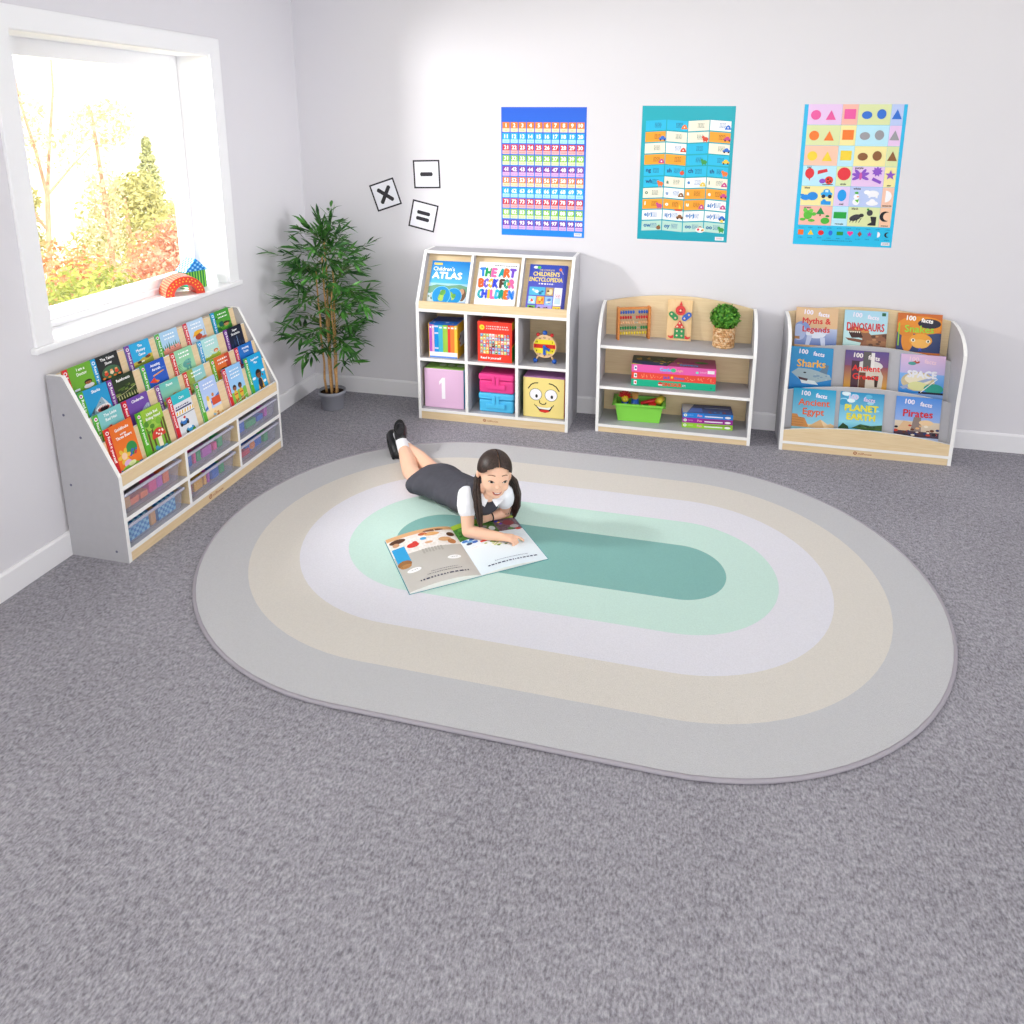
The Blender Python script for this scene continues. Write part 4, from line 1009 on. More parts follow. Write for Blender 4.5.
# stacked game boxes
def gbox(name, label, loc, rz, w, d, h, side, top, art, toparty=None, group=None):
    o = thing(name, label, 'game box', loc, (0, 0, rz), group)
    mb = MB(); mb.box(0, w, 0, d, 0, h, 0, side, sides={'+z': top})
    art(Art(mb, (0, 0, 0), XA, ZA, w), h/w)
    if toparty: toparty(Art(mb, (0, 0, h), XA, YA, w), d/w)
    mb.build('carton', pm, o)
def mark(a, A, c, x=.03):
    a.rect(x, A*.2, x+.035, A*.82, '#f0ecf2'); a.ell(x+.02, A*.5, .012, .015, c, 8)
def g_green(a, A):
    mark(a, A, '#d8443a'); a.ell(.35, A*.5, .026, .026, '#d8352c'); a.rect(.325, A*.3, .375, A*.45, '#f4f0ee'); a.text('DINOSAUR', .38, A*.25, A*.5, '#e8502c', 'L', maxw=.22, bold=.003); a.scribble(.61, A*.5, .04, .008, '#e8c8e0', 2); a.ell(.95, A*.35, .008, .008, '#2a7a5a')
def g_red(a, A):
    mark(a, A, '#3a8a4a'); 
    for i in range(40):
        x = .08+.9*random.random(); a.k = 4; a.line([(x, A*random.uniform(.2, .8)), (x+random.uniform(-.02, .02), A*random.uniform(.2, .8))], .006, '#f29a6a')
    a.rect(.37, A*.18, .64, A*.8, '#ea4a3c'); a.text('Jack', .38, A*.3, A*.4, '#4a5ac0', 'L', maxw=.08, bold=.002); a.star(.485, A*.55, .02, '#f2dc3a'); a.text('Adventure', .51, A*.3, A*.36, '#8a6ab8', 'L', maxw=.12, bold=.002)
def g_pink(a, A):
    mark(a, A, '#3a3a8a'); a.text('Castle', .34, A*.32, A*.42, '#5ab8ec', 'L', maxw=.13, bold=.003); a.ell(.5, A*.5, .03, .026, '#4ac08a'); a.text('Logic', .53, A*.36, A*.3, '#f0c88a', 'L', maxw=.09); a.ell(.78, A*.4, .018, .016, '#7fd8c0'); a.scribble(.81, A*.5, .08, .006, '#f2c0dc', 2); a.rect(.9, A*.35, .98, A*.75, '#f4f0f2')
def g_pinktop(a, A):
    a.rect(0, 0, 1, A, '#c8488a', '#a83a70'); a.poly([(0, 0), (.42, 0), (.55, A), (0, A)], '#26402e'); a.poly([(0, 0), (.4, 0), (.42, A*.35), (0, A*.4)], '#1f3a70'); a.poly([(0, 0), (.14, 0), (0, A*.12)], '#f0dc2a')
    a.blobs(.05, A*.4, .5, A*.9, 14, .015, .04, ['#4a6a3a', '#c0902c', '#2c2c24', '#8a7a3a']); a.blobs(.3, A*.1, .6, A*.5, 10, .01, .02, ['#e8c83a', '#d8a02c']); a.ell(.83, A*.55, .08, .04, '#3a8a3a')
    a.text('Castle', .68, A*.26, .06, '#4ab0ec', rot=PI, bold=.004)
GZ = .2865
gbox('game_box', 'green game box at the bottom of the three box stack', (2.178, -.218, GZ), .03, .482, .172, .0425, '#17b088', '#17b088', g_green, group='large game boxes')
gbox('game_box', 'red patterned game box in the middle of the three box stack', (2.178, -.217, GZ+.043), .028, .482, .172, .0425, '#ea4a3c', '#ea4a3c', g_red, group='large game boxes')
gbox('game_box', 'pink game box on top of the three box stack', (2.177, -.217, GZ+.086), .03, .482, .172, .047, '#e85fae', '#b8407c', g_pink, g_pinktop, group='large game boxes')
def g_small(c2):
    def f(a, A):
        a.ell(.055, A*.5, .035, A*.28, '#f0eee0'); a.ell(.055, A*.5, .018, A*.14, '#9fd0a0'); a.scribble(.11, A*.55, .1, .01, c2, 2, 1.6); a.text('Fun', .3, A*.3, A*.42, '#f2a0b8', 'L', bold=.003); a.rect(.44, A*.3, .8, A*.52, '#f0eef4'); a.rect(.42, A*.72, .95, A*.82, '#5a4a4a'); a.ell(.9, A*.42, .06, A*.22, '#f6f2f6')
    return f
def top_small(a, A):
    a.rect(0, 0, 1, A, '#4a6ab8', '#2c3a6a'); a.poly([(0, 0), (.08, 0), (.25, A), (0, A)], '#c9c4c8'); a.poly([(.1, A*.1), (.4, A*.15), (.4, A*.6), (.2, A*.6)], '#5a7fd8'); a.rect(.45, A*.6, .95, A*.68, '#8fa0c8'); a.blobs(.5, .03, .95, A*.3, 9, .02, .04, ['#d85a4a', '#e0903c', '#3a9ae0', '#8a5a6a'])
gbox('game_box', 'lime green flat game box at the bottom of the small stack', (2.484, -.210, .0505), .07, .288, .14, .031, '#96cf3a', '#96cf3a', g_small('#c8e890'), group='small game boxes')
gbox('game_box', 'purple flat game box in the middle of the small stack', (2.484, -.211, .0820), .075, .288, .14, .031, '#a02c9a', '#a02c9a', g_small('#d090d0'), group='small game boxes')
gbox('game_box', 'blue flat game box on top of the small stack', (2.485, -.211, .1135), .07, .286, .14, .031, '#2684dc', '#3a5aa8', g_small('#7fb8ec'), top_small, group='small game boxes')
# green tub of wooden toys
tb = thing('plastic_tub', 'lime green plastic tub full of toys on the bottom shelf', 'tub', (2.104, -.198, .0505), (0, 0, .04))
limep = mat('lime_plastic', '#86d84e', .35, .5)
mb = MB(); w_, d_, h_, tp = .246, .12, .112, .018
lo = [(0, 0), (w_, 0), (w_, d_), (0, d_)]; hi = [(-tp, -tp*.5), (w_+tp, -tp*.5), (w_+tp, d_+tp*.5), (-tp, d_+tp*.5)]
def shr(p, q): return [(x+(q if x < w_/2 else -q), y+(q if y < d_/2 else -q)) for x, y in p]
rings = [[(x, y, 0) for x, y in lo], [(x, y, h_) for x, y in hi], [(x, y, h_) for x, y in shr(hi, .004)], [(x, y, .004) for x, y in shr(lo, .004)]]
vs = [p for r in rings for p in r]; fs = [(0, 1, 2, 3)]
for r in range(3):
    for k in range(4): fs.append((r*4+k, r*4+(k+1) % 4, r*4+4+(k+1) % 4, r*4+4+k))
fs.append((12, 13, 14, 15)); mb.add(vs, fs); mb.build('body', limep, tb, bevel=.005)
mb = MB()
for (x0, x1, y0, y1) in ((-.032, w_+.032, -.02, -.008), (-.032, w_+.032, d_+.008, d_+.02), (-.032, -.016, -.02, d_+.02), (w_+.016, w_+.032, -.02, d_+.02)): mb.box(x0, x1, y0, y1, h_-.008, h_+.004)
mb.build('rim', limep, tb, bevel=.003)
def intub(x, y, z): return (2.104+x, -.198+y, .0505+z)
t = thing('wooden_doll', 'toy figure with spiky red hair in the green tub', 'toy', intub(.035, .055, .0045))
MB().tube([(0, 0, 0), (0, 0, .06), (0, 0, .1)], [.024, .026, .02], 14).build('body', blue, t, True); MB().ell((0, -.006, .118), (.022, .022, .022)).build('head', yel, t, True)
mb = MB(); rnd = random.Random(2)
for i in range(60):
    d = V((rnd.gauss(0, 1), rnd.gauss(0, .7)+.4, abs(rnd.gauss(0, 1))+.1)).normalized(); mb.tube([V((0, .004, .122))+d*.012, V((0, .004, .122))+d*.045], [.006, .001], 5)
mb.build('hair', red, t)
t = thing('wooden_doll', 'toy figure in blue with a tuft of straw hair in the green tub', 'toy', intub(.095, .06, .0045))
MB().tube([(0, 0, 0), (0, 0, .07), (0, 0, .12)], [.022, .026, .02], 14).build('body', blue, t, True)
mb = MB()
for i in range(26):
    a_ = i*2.4; r_ = .004*math.sqrt(i); mb.tube([(r_*math.cos(a_)*.6, r_*math.sin(a_)*.6, .115), (r_*math.cos(a_), r_*math.sin(a_), .158)], [.004, .002], 5)
mb.build('hair', mat('straw_hair', '#d8a45a', .7), t)
t = thing('toy_mallet', 'red toy mallet with a yellow head in the green tub', 'toy', intub(.13, .062, .098), (0, 0, 0))
MB().tube([(0, 0, 0), (.1, 0, .032)], [.01, .013], 10).build('handle', red, t, True); MB().tube([(.102, -.022, .026), (.122, .02, .038)], [.02, .02], 14).build('head', yel, t, True)
o = MB().box(-.05, .05, -.03, .03, 0, .085).build('toy_block', mat('sea_green_paint', '#23a56a', .4), bevel=.003, loc=intub(.165, .045, .0045)); tag(o, 'sea green block low in the green tub', 'toy block')
o = MB().box(-.022, .022, -.02, .02, 0, .022).build('toy_block', red, bevel=.003, loc=intub(.2, .035, .0905)); tag(o, 'small red block on the sea green block in the tub', 'toy block')

# ------------------------------------------------------------------ blocks on the window sill
def checker(mb, O, U, W, wdt, hgt, nx, ny, c0, cs, kind):
    a = Art(mb, O, U, W, wdt); A = hgt/wdt
    for i in range(nx):
        for j in range(ny):
            a.k = 1; x = (i+.5)/nx; y = (j+.5)/ny*A; r = .5/nx
            if kind == 'dot': a.star(x, y, r*.75, random.choice(cs), 3, .5, PI/2 if (i+j) % 2 else -PI/2)
            elif kind == 'check': 
                if (i+j) % 2: a.rect(x-r, y-.5*A/ny, x+r, y+.5*A/ny, random.choice(cs))
            elif kind == 'stripe': a.rect(x-r*.4, 0, x+r*.4, A, random.choice(cs))
SZ = S0+.0005
ar = thing('arch_block', 'red patterned arch shaped toy block lying on the window sill', 'toy block', (-.078, -1.256, SZ), (0, 0, math.radians(54.4)))
mb = MB(); n = 20; Ro, Ri, dp = .096, .054, .118
prof = [(Ro-Ro*math.cos(PI*i/n), Ro*1.02*math.sin(PI*i/n)) for i in range(n+1)]+[(Ro+Ri*math.cos(PI*i/n), Ri*math.sin(PI*i/n)) for i in range(n+1)]
mb.prism(prof, 'y', 0, dp, col='#d8402c')
a = Art(mb, (0, 0, 0), XA, ZA, 2*Ro)
for i in range(13):
    for rr_, o_ in ((.37, 0), (.44, .5)):
        t = PI*(i+.3+o_*.7)/13.5; a.k = 1; a.star(.5-rr_*math.cos(t), rr_*math.sin(t)*1.02, .026, '#f2c43a', 3, .5, t)
for i in range(22):
    t0 = PI*(i+.5)/22
    for j in range(9):
        P_ = V((Ro-(Ro+.0003)*math.cos(t0), (j+.5)*dp/9, (Ro+.0003)*1.02*math.sin(t0))); tn = V((math.sin(t0), 0, math.cos(t0))); q = .0042
        mb.add([P_-tn*q, P_-YA*q, P_+tn*q, P_+YA*q], [(0, 1, 2, 3)], 0, '#f6d87a' if (i+j) % 2 else '#f2b0a0')
mb.build('body', pm, ar)
hb = thing('cube_block', 'green striped toy cube on the window sill behind the arch', 'toy block', (-.089, -1.068, SZ), (0, 0, math.radians(70.4)))
mb = MB(); mb.box(0, .108, 0, .08, 0, .094, 0, '#1f8a4a')
checker(mb, (0, 0, 0), XA, ZA, .108, .094, 7, 1, 0, ['#8fd84a', '#a8e04a'], 'stripe')
a = Art(mb, (0, .08, 0), -YA, ZA, .08)
for i in range(5): a.rect(0, .05+i*.2, 1, .14+i*.2, ['#f0f0d0', '#2fa8b8', '#5fc04a'][i % 3])
mb.build('body', pm, hb)
rb_ = thing('roof_block', 'blue chequered triangular toy block set as a roof on the green cube', 'toy block', (-.089, -1.068, SZ+.0945), (0, 0, math.radians(70.4)))
mb = MB(); mb.prism([(-.012, 0), (.118, 0), (.053, .066)], 'y', -.006, .086, col='#2a8ee0')
a = Art(mb, (-.012, -.006, 0), XA, ZA, .13)
for i in range(8):
    for j in range(5):
        x, y = .1+i*.115, .05+j*.1
        if y < min(x, 1-x)*.95-.03: a.k = 1; a.rect(x-.035, y-.03, x+.035, y+.03, '#a8e0f6' if (i+j) % 2 else '#1565b8')
sl_ = V((.065, 0, .066)).normalized()
a = Art(mb, (-.012, .086, 0), -YA, sl_, .092)
for i in range(8):
    for j in range(6):
        a.k = 1
        if (i+j) % 2: a.rect(i/8, j*.165, (i+1)/8, (j+1)*.165, '#bfe8f8')
mb.build('body', pm, rb_)

# ------------------------------------------------------------------ what lies in the trays
def blk(label, tray, x, y, z, sx, sy, sz, m, rz=0, name='toy_block', group='blocks in the trays'):
    T_ = TRAYS[tray].location
    o = MB().box(-sx/2, sx/2, -sy/2, sy/2, 0, sz).build(name, m, bevel=.003, loc=(T_.x+x, T_.y+y, T_.z+.0035+z), rot=(0, 0, rz)); tag(o, label, 'toy block', group)
def pmat(c): return mat('paint_'+c[1:], c, .5)
pk, orr, yl, gr, bl, tan_, mag = '#e8468f', '#f07838', '#f0b838', '#33a860', '#2f6fd0', '#dca868', '#c050b8'
where = ['upper left tray', 'upper middle tray', 'upper right tray', 'lower left tray', 'lower middle tray', 'lower right tray']
for tray, lst in {
 0: [('tan', tan_, .052, .05, .04, .05), ('orange', orr, .095, .05, .05, .03), ('orange', orr, .15, .05, .045, .03), ('pink', pk, .205, .055, .05, .055), ('magenta', mag, .25, .055, .035, .05), ('orange', orr, .29, .055, .04, .06)],
 1: [('blue', bl, .05, .05, .05, .06), ('pink', pk, .095, .05, .02, .066), ('green', gr, .125, .05, .03, .05), ('magenta', mag, .185, .05, .07, .045), ('pink', pk, .25, .055, .03, .04), ('green', gr, .29, .055, .04, .06)],
 2: [('blue', bl, .065, .05, .075, .06), ('green', gr, .16, .05, .09, .035), ('blue', bl, .245, .055, .06, .03), ('magenta', mag, .3, .055, .03, .055)],
 4: [('rust', '#a83a4a', .04, .05, .035, .05), ('yellow', yl, .1, .05, .065, .055), ('yellow', yl, .152, .05, .022, .058), ('magenta', mag, .178, .05, .02, .06), ('blue', bl, .23, .05, .055, .065), ('green', gr, .285, .052, .035, .05)],
 5: [('red', '#d8384a', .08, .05, .1, .03), ('blue', bl, .18, .085, .15, .05), ('green', gr, .285, .055, .04, .06)]}.items():
    for i, (nm, c, y, dx, sy, sz) in enumerate(lst):
        same = [k for k, q in enumerate(lst) if q[0] == nm]
        pos = '' if len(same) == 1 else (', nearest the left end of it' if same[0] == i else ', farther right in it')
        if len(same) == 3 and i == same[1]: pos = ', second of three from the left'
        if len(same) == 3 and i == same[2]: pos = ', last of three from the left'
        blk('%s block showing through the %s%s' % (nm, where[tray], pos), tray, -.018-.03-dx*.3, y, 0, .05, sy-.004, sz, pmat(c), 0)
T_ = TRAYS[5].location
o = MB().ell((0, 0, .026), .026, 18, 12).build('toy_ball', pmat('#f08a2c'), None, True, loc=(T_.x-.06, T_.y+.165, T_.z+.0035)); tag(o, 'orange ball in the lower right tray', 'ball')
for y0, ln, nm in ((.022, .12, 'left'), (.2, .11, 'right')):
    T_ = TRAYS[3].location
    t = thing('chequered_box', 'blue chequered box at the %s of the lower left tray' % nm, 'toy block', (T_.x-.1, T_.y+y0, T_.z+.0035), (0, 0, 0), 'blue chequered boxes')
    mb = MB(); mb.box(0, .075, 0, ln, 0, .082, 0, '#2f86cc'); checker(mb, (.075, 0, 0), YA, ZA, ln, .082, 8, 6, 0, ['#8fd0ee', '#7cc4e8'], 'check'); checker(mb, (0, ln, .082), V((0, -1, 0)), XA, ln, .075, 8, 5, 0, ['#8fd0ee'], 'check')
    mb.build('body', pm, t)
blk('tan block between the two blue chequered boxes', 3, -.05, .17, 0, .05, .03, .075, pmat(tan_))
# ------------------------------------------------------------------ posters and cards on the back wall
paper = mat('poster_back', '#f4f4f4', .6)
def poster(name, label, cat, O, w, h, rot, art, group=None):
    o = thing(name, label, cat, O, (0, rot, 0), group)
    mb = MB(); mb.box(0, w, -.0012, 0, 0, h, 0, '#f4f4f6')
    a = Art(mb, (0, -.0012, 0), XA, ZA, w); art(a, h/w)
    mb.build('sheet', print_mat('poster_print', .35, .3), o)
    return o
ONES = 'one two three four five six seven eight nine ten eleven twelve thirteen fourteen fifteen sixteen seventeen eighteen nineteen'.split()
TENS = 'x x twenty thirty forty fifty sixty seventy eighty ninety'.split()
def word(n):
    if n < 20: return ONES[n-1]
    if n == 100: return 'hundred'
    return TENS[n//10]+('' if n % 10 == 0 else ' '+ONES[n % 10-1])
def art_numbers(a, A):
    a.rect(0, 0, 1, A, '#1c86e8', '#2a62d8')
    pal = [('#7a3fae', '#d8b4e8'), ('#8fc83c', '#e0ecc0'), ('#d23a44', '#f2b4b4'), ('#2fb4ee', '#b0e4fa'), ('#f2843a', '#fbdcb8'), ('#8a3fa4', '#dcb4e4'), ('#8fc83c', '#e0ecc0'), ('#d23a44', '#f2b4b4'), ('#2fb4ee', '#b0e4fa'), ('#f2843a', '#fbdcb8')]
    cw = .0975; ch = .1255
    for r in range(10):
        for c in range(10):
            n = (9-r)*10+c+1; x = .014+c*cw; y = .075+r*ch
            a.k = 3; a.rect(x, y, x+.086, y+.042, pal[r][1]); a.k = 3; a.rect(x, y+.042, x+.086, y+.112, pal[r][0])
            a.k = 4; a.text(str(n), x+.043, y+.056, .042, '#ffffff', 'C', maxw=.076, bold=.003)
            a.k = 4; a.text(word(n), x+.043, y+.014, .014, pal[r][0], 'C', maxw=.072)
    a.k = 5; a.rect(.88, .015, .97, .055, '#e4e4ee'); a.scribble(.895, .04, .06, .006, '#8a8a9a', 2)
poster('number_poster', 'blue poster with a hundred numbered squares in coloured rows', 'poster', (1.332, -.0005, 1.116), .513, .762, 0, art_numbers)
def art_phonics(a, A):
    a.rect(0, 0, 1, A, '#14a0b4', '#18a8b8')
    cy, cr, og, wh, sg = '#22b8e0', '#f2e8d4', '#f2a02c', '#f6f4f2', '#b4d8cc'
    rows = [[('ow', sg), ('oy', sg), ('oo', sg), ('oo', sg)], [('e(r)', wh), ('i(r)', wh), ('o(r)', wh), ('u(r)', wh)], [('i', og), ('o', og), ('u', og), ('a(r)', wh)], [('o', cr), ('u', wh), ('a', og), ('e', og)],
            [('wh', cy), ('a', cr), ('e', wh), ('i', cr)], [('ng', cy), ('sh', cy), ('ch', cy), ('th', cy)], [('', og), ('', og), ('', cy), ('', cy)], [('', cr), ('', wh), ('', cy), ('', cr)], [('', og), ('', cr), ('', cr), ('', og)], [('', cy), ('', cy), ('', cr), ('', wh)]]
    dark = {cy: '#1a5a8a', cr: '#4a7a6a', og: '#8a4a12', wh: '#2a7ac0', sg: '#1a6aa0'}
    rnd = random.Random(8)
    for r, row in enumerate(rows):
        for c, (t, col) in enumerate(row):
            x0 = .045+c*.232; y0 = .105+r*.124; sh = .012*((c % 2)*2-1)
            a.k = 3; a.poly([(x0, y0+sh*.6), (x0+.222, y0-sh*.6), (x0+.222, y0+.11-sh*.6), (x0, y0+.11+sh*.6)], col)
            if t: a.k = 4; a.text(t, x0+.025, y0+.04, .042, dark[col] if col != og else '#e8f4f4', 'L', bold=.003)
            a.k = 4; a.scribble(x0+.1, y0+.075, .07, .007, dark[col], 4, 2.0)
            q = rnd.choice(['#d8482c', '#8a5a34', '#e8c23a', '#c84a8a', '#2f6fd0', '#3a9a4a', '#f0742c'])
            if (r+c) % 2 == 0 or c == 3:
                xx, yy = x0+.19, y0+.035
                kind = rnd.randrange(4); a.k = 5
                if kind == 0: a.ell(xx, yy, .032, .024, q, 10); a.ell(xx-.025, yy+.022, .016, .015, q, 8); a.rect(xx-.02, yy-.035, xx-.01, yy, q); a.rect(xx+.01, yy-.035, xx+.02, yy, q)
                elif kind == 1: a.rect(xx-.038, yy-.012, xx+.038, yy+.01, q); a.ell(xx, yy+.01, .024, .022, q, 10); a.ell(xx-.022, yy-.014, .01, .01, '#2a2a30', 8); a.ell(xx+.022, yy-.014, .01, .01, '#2a2a30', 8)
                elif kind == 2: a.ell(xx, yy, .024, .024, q, 12); a.ell(xx+.006, yy+.026, .012, .006, '#4a9a3a', 8)
                else: a.poly([(xx-.035, yy-.02), (xx+.035, yy-.02), (xx+.02, yy+.02), (xx, yy+.03), (xx-.02, yy+.015)], q); a.ell(xx, yy, .008, .008, '#f6f2ea', 8)
    a.k = 7; a.star(.93, .24, .03, '#f0d03a'); a.k = 7; a.ell(.7, .13, .05, .03, '#f4f0e8'); a.k = 8; a.ell(.68, .135, .014, .014, '#d83a5a', 8); a.k = 8; a.ell(.73, .13, .014, .012, '#e8a03c', 8)
    a.k = 7; a.poly([(.4, .255+.1), (.5, .355), (.48, .335), (.42, .335)], '#d8382c'); a.poly([(.45, .36), (.48, .36), (.455, .41)], '#f0d03a')
    a.k = 7; a.rect(.87, .02, .965, .06, '#e8e8ee'); a.scribble(.885, .045, .065, .006, '#b07a80', 2)
poster('phonics_poster', 'teal poster of tilted letter sound cells with small pictures', 'poster', (2.161, -.0005, 1.1245), .513, .762, .003, art_phonics)
def moon(a, cx, cy, r, c, k):
    pts = [(cx+r*math.cos(t), cy+r*math.sin(t)) for t in [PI*.3+PI*1.4*i/14 for i in range(15)]]
    p2 = [(cx+r*.45+r*.8*math.cos(t), cy+r*.8*math.sin(t)) for t in [PI*1.55-PI*1.1*i/12 for i in range(13)]]
    a.k = k; a.poly(pts+p2, c)
def art_shapes(a, A):
    a.EPS = 1.5e-5; a.rect(0, 0, 1, A, '#22bce8', '#2ab4e4')
    RH = .212; X = [.045, .385, .545, .865]; ys = [.215+RH*i for i in range(6)]
    bg = [['#f2b8a8', '#b8e4f4', '#d8e0a8', '#f2c4a4'], ['#f0e4a0', '#dcc8ec', '#b8c8f0', '#f2c4ac'], ['#b8e4f4', '#d8e4b0', '#e4c4ea', '#f0e4a0'], ['#f2c4ac', '#b8e4f4', '#f0e4a0', '#d8e0a8'], ['#d8e0a8', '#f0e4a0', '#b8e4f4', '#e4c4ea'], ['#e4c4ea', '#f2b8a8', '#d8e0a8', '#b8c8f0']]
    ws = [.335, .155, .315, .115]
    xs = [.04, .377, .534, .851]
    for r in range(6):
        for c in range(4): a.k = 3; a.rect(xs[c], ys[r], xs[c]+ws[c], ys[r]+RH-.003, bg[r][c])
    class Layer:
        n = 5
    def up(): Layer.n += 1; a.k = Layer.n; return Layer.n
    a.EPS = 1.5e-5
    def E(*q, **k2): k2.pop('k', 0); up(); a.ell(*q, **k2)
    def R(*q): up(); a.rect(*q)
    def Pl(p, c): up(); a.poly(p, c)
    def T(t, x, y, h=.022, mw=None): up(); a.text(t, x, y, h, '#3a3a3a', 'C', maxw=mw, bold=.001)
    y = ys[0]      # green / black
    T('green', .12, y+.18); T('black', .6, y+.18); T('rectangle', .455, y+.015, .016, .13); T('crescent', .908, y+.01, .014, .1)
    E(.13, y+.11, .045, .05, '#5ab83a'); E(.08, y+.06, .03, .016, '#5ab83a'); E(.17, y+.05, .035, .016, '#5ab83a'); E(.1, y+.16, .022, .022, '#6ac84a'); E(.16, y+.155, .022, .022, '#6ac84a'); E(.19, y+.12, .025, .02, '#5ab83a')
    Pl([(.21, y+.12), (.3, y+.12), (.255, y+.195)], '#23924a'); R(.247, y+.1, .263, y+.12, '#8a4a2c'); E(.31, y+.05, .045, .035, '#4ab03a'); E(.33, y+.1, .02, .012, '#2a8a3a')
    R(.392, y+.08, .52, y+.15, '#1fa03c')
    E(.61, y+.095, .06, .032, '#3a3a3e', 14, .35); E(.67, y+.12, .025, .02, '#2c2c30')
    for i in range(4): up(); a.line([(.58+i*.03, y+.09), (.56+i*.03, y+.045)], .007, '#2c2c30')
    E(.75, y+.15, .03, .032, '#3c3c42'); E(.73, y+.185, .012, .012, '#3a9a3a'); Pl([(.76, y+.11), (.82, y+.11), (.82, y+.015), (.74, y+.015), (.74, y+.03), (.775, y+.05)], '#26262c')
    moon(a, .905, y+.115, .055, '#1a1a1e', up())
    y = ys[1]      # blue / white
    T('blue', .1, y+.18); T('white', .6, y+.18); T('oval', .455, y+.015, .018); T('semicircle', .908, y+.01, .016, .1)
    E(.16, y+.1, .055, .045, '#1f8ae0'); E(.09, y+.085, .05, .03, '#1f8ae0'); E(.055, y+.11, .02, .012, '#1f8ae0')
    E(.3, y+.125, .06, .028, '#2aa4e8'); E(.3, y+.155, .035, .025, '#2aa4e8'); R(.285, y+.145, .315, y+.17, '#d0ecfa'); E(.27, y+.1, .02, .02, '#2a2a3a'); E(.335, y+.1, .02, .02, '#2a2a3a'); R(.25, y+.01, .35, y+.05, '#1f96e4'); E(.28, y+.05, .02, .02, '#1f96e4')
    E(.455, y+.115, .045, .062, '#149ae8', 20)
    E(.6, y+.05, .035, .035, '#f6f6fa'); E(.6, y+.105, .028, .028, '#f6f6fa', k=6); E(.6, y+.145, .02, .012, '#4ab03a', k=7); E(.615, y+.105, .012, .006, '#f0843a', k=7); Pl([(.585, y+.07), (.63, y+.08), (.62, y+.04)], '#6ac04a')
    E(.76, y+.14, .06, .035, '#f0f0f6'); E(.7, y+.155, .03, .022, '#f6f6fa'); R(.72, y+.095, .74, y+.13, '#f0f0f6'); R(.79, y+.095, .81, y+.13, '#f0f0f6')
    E(.76, y+.04, .06, .026, '#f4f4fa'); E(.76, y+.06, .03, .025, '#f4f4fa')
    up(); a.ell(.885, y+.115, .06, .062, '#f4f4f8', 12, 0, -PI/2, PI/2)
    y = ys[2]      # red / purple
    T('red', .1, y+.185); T('purple', .6, y+.185); T('circle', .455, y+.015, .018); T('star', .908, y+.01, .018)
    E(.11, y+.13, .046, .055, '#e0303a'); Pl([(.1, y+.08), (.12, y+.08), (.118, y+.05)], '#e0303a'); Pl([(.19, y+.12), (.29, y+.15), (.28, y+.18), (.19, y+.16)], '#d8303a')
    E(.31, y+.06, .042, .042, '#e0382c'); E(.245, y+.05, .032, .025, '#8a4ac0'); E(.3, y+.07, .01, .01, '#1a1a1a', k=6); E(.325, y+.05, .01, .01, '#1a1a1a', k=6); E(.3, y+.04, .008, .008, '#1a1a1a', k=6); up(); a.line([(.25, y+.012), (.35, y+.015)], .008, '#1a1a1a')
    E(.455, y+.13, .066, .068, '#e2303c', 24)
    for ang in (.4, 1.0, 2.3, 2.9, -.4, -2.7): E(.62+.045*math.cos(ang), y+.11+.045*math.sin(ang), .045, .017, '#8a52c4', 10, ang)
    E(.62, y+.11, .015, .04, '#d05aa8', k=6); up(); a.star(.78, y+.16, .055, '#8a52c4', 9, .65); Pl([(.73, y+.07), (.82, y+.03), (.83, y+.06), (.745, y+.1)], '#8a52c4')
    up(); a.star(.91, y+.125, .055, '#8a52c4')
    for r in range(3, 6):
        y = ys[r]; cs = ['#f0d03a', '#f07a2c', '#e85aa0', '#8a5a34', '#9a9aa0', '#2f6fd0']
        E(.12, y+.1, .05, .05, cs[r-3]); Pl([(.22, y+.05), (.32, y+.05), (.27, y+.15)], cs[r-3]); R(.4, y+.06, .51, y+.16, cs[r-3]); E(.62, y+.1, .05, .04, cs[r]); E(.76, y+.11, .045, .05, cs[r]); Pl([(.86, y+.06), (.955, y+.06), (.908, y+.16)], cs[r])
    # bottom row of shapes
    y = .135
    R(.045, y-.028, .1, y+.028, '#ee6a24'); Pl([(.145, y-.025), (.205, y-.025), (.175, y+.03)], '#f2cf2a'); E(.28, y, .03, .027, '#e01f2c'); E(.378, y, .021, .028, '#2a6fd8'); R(.44, y-.02, .505, y+.018, '#1f963c')
    E(.562, y+.01, .016, .016, '#ee3a9a'); E(.59, y+.01, .016, .016, '#ee3a9a'); Pl([(.547, y+.006), (.605, y+.006), (.576, y-.028)], '#ee3a9a')
    Pl([(.672, y-.03), (.694, y), (.672, y+.03), (.65, y)], '#9a4a34'); up(); a.star(.77, y, .03, '#9a3ab8'); up(); a.ell(.848, y, .028, .03, '#f6f6fa', 10, 0, -PI/2, PI/2); moon(a, .945, y, .028, '#1a1a2a', up())
    for i in range(10): up(); a.scribble(.05+i*.097, y-.06, .045, .007, '#1a7aa8'); up(); a.scribble(.05+i*.097, y+.05, .045, .007, '#1a7aa8')
    up(); a.rect(.895, .02, .98, .055, '#e4e8ee'); up(); a.scribble(.91, .042, .055, .006, '#8a8a9a', 2); up(); a.scribble(.3, .05, .3, .007, '#1a7aa8')
poster('shapes_poster', 'light blue poster of coloured pictures and shapes at the right', 'poster', (3.035, -.0005, 1.131), .515, .764, .0, art_shapes)
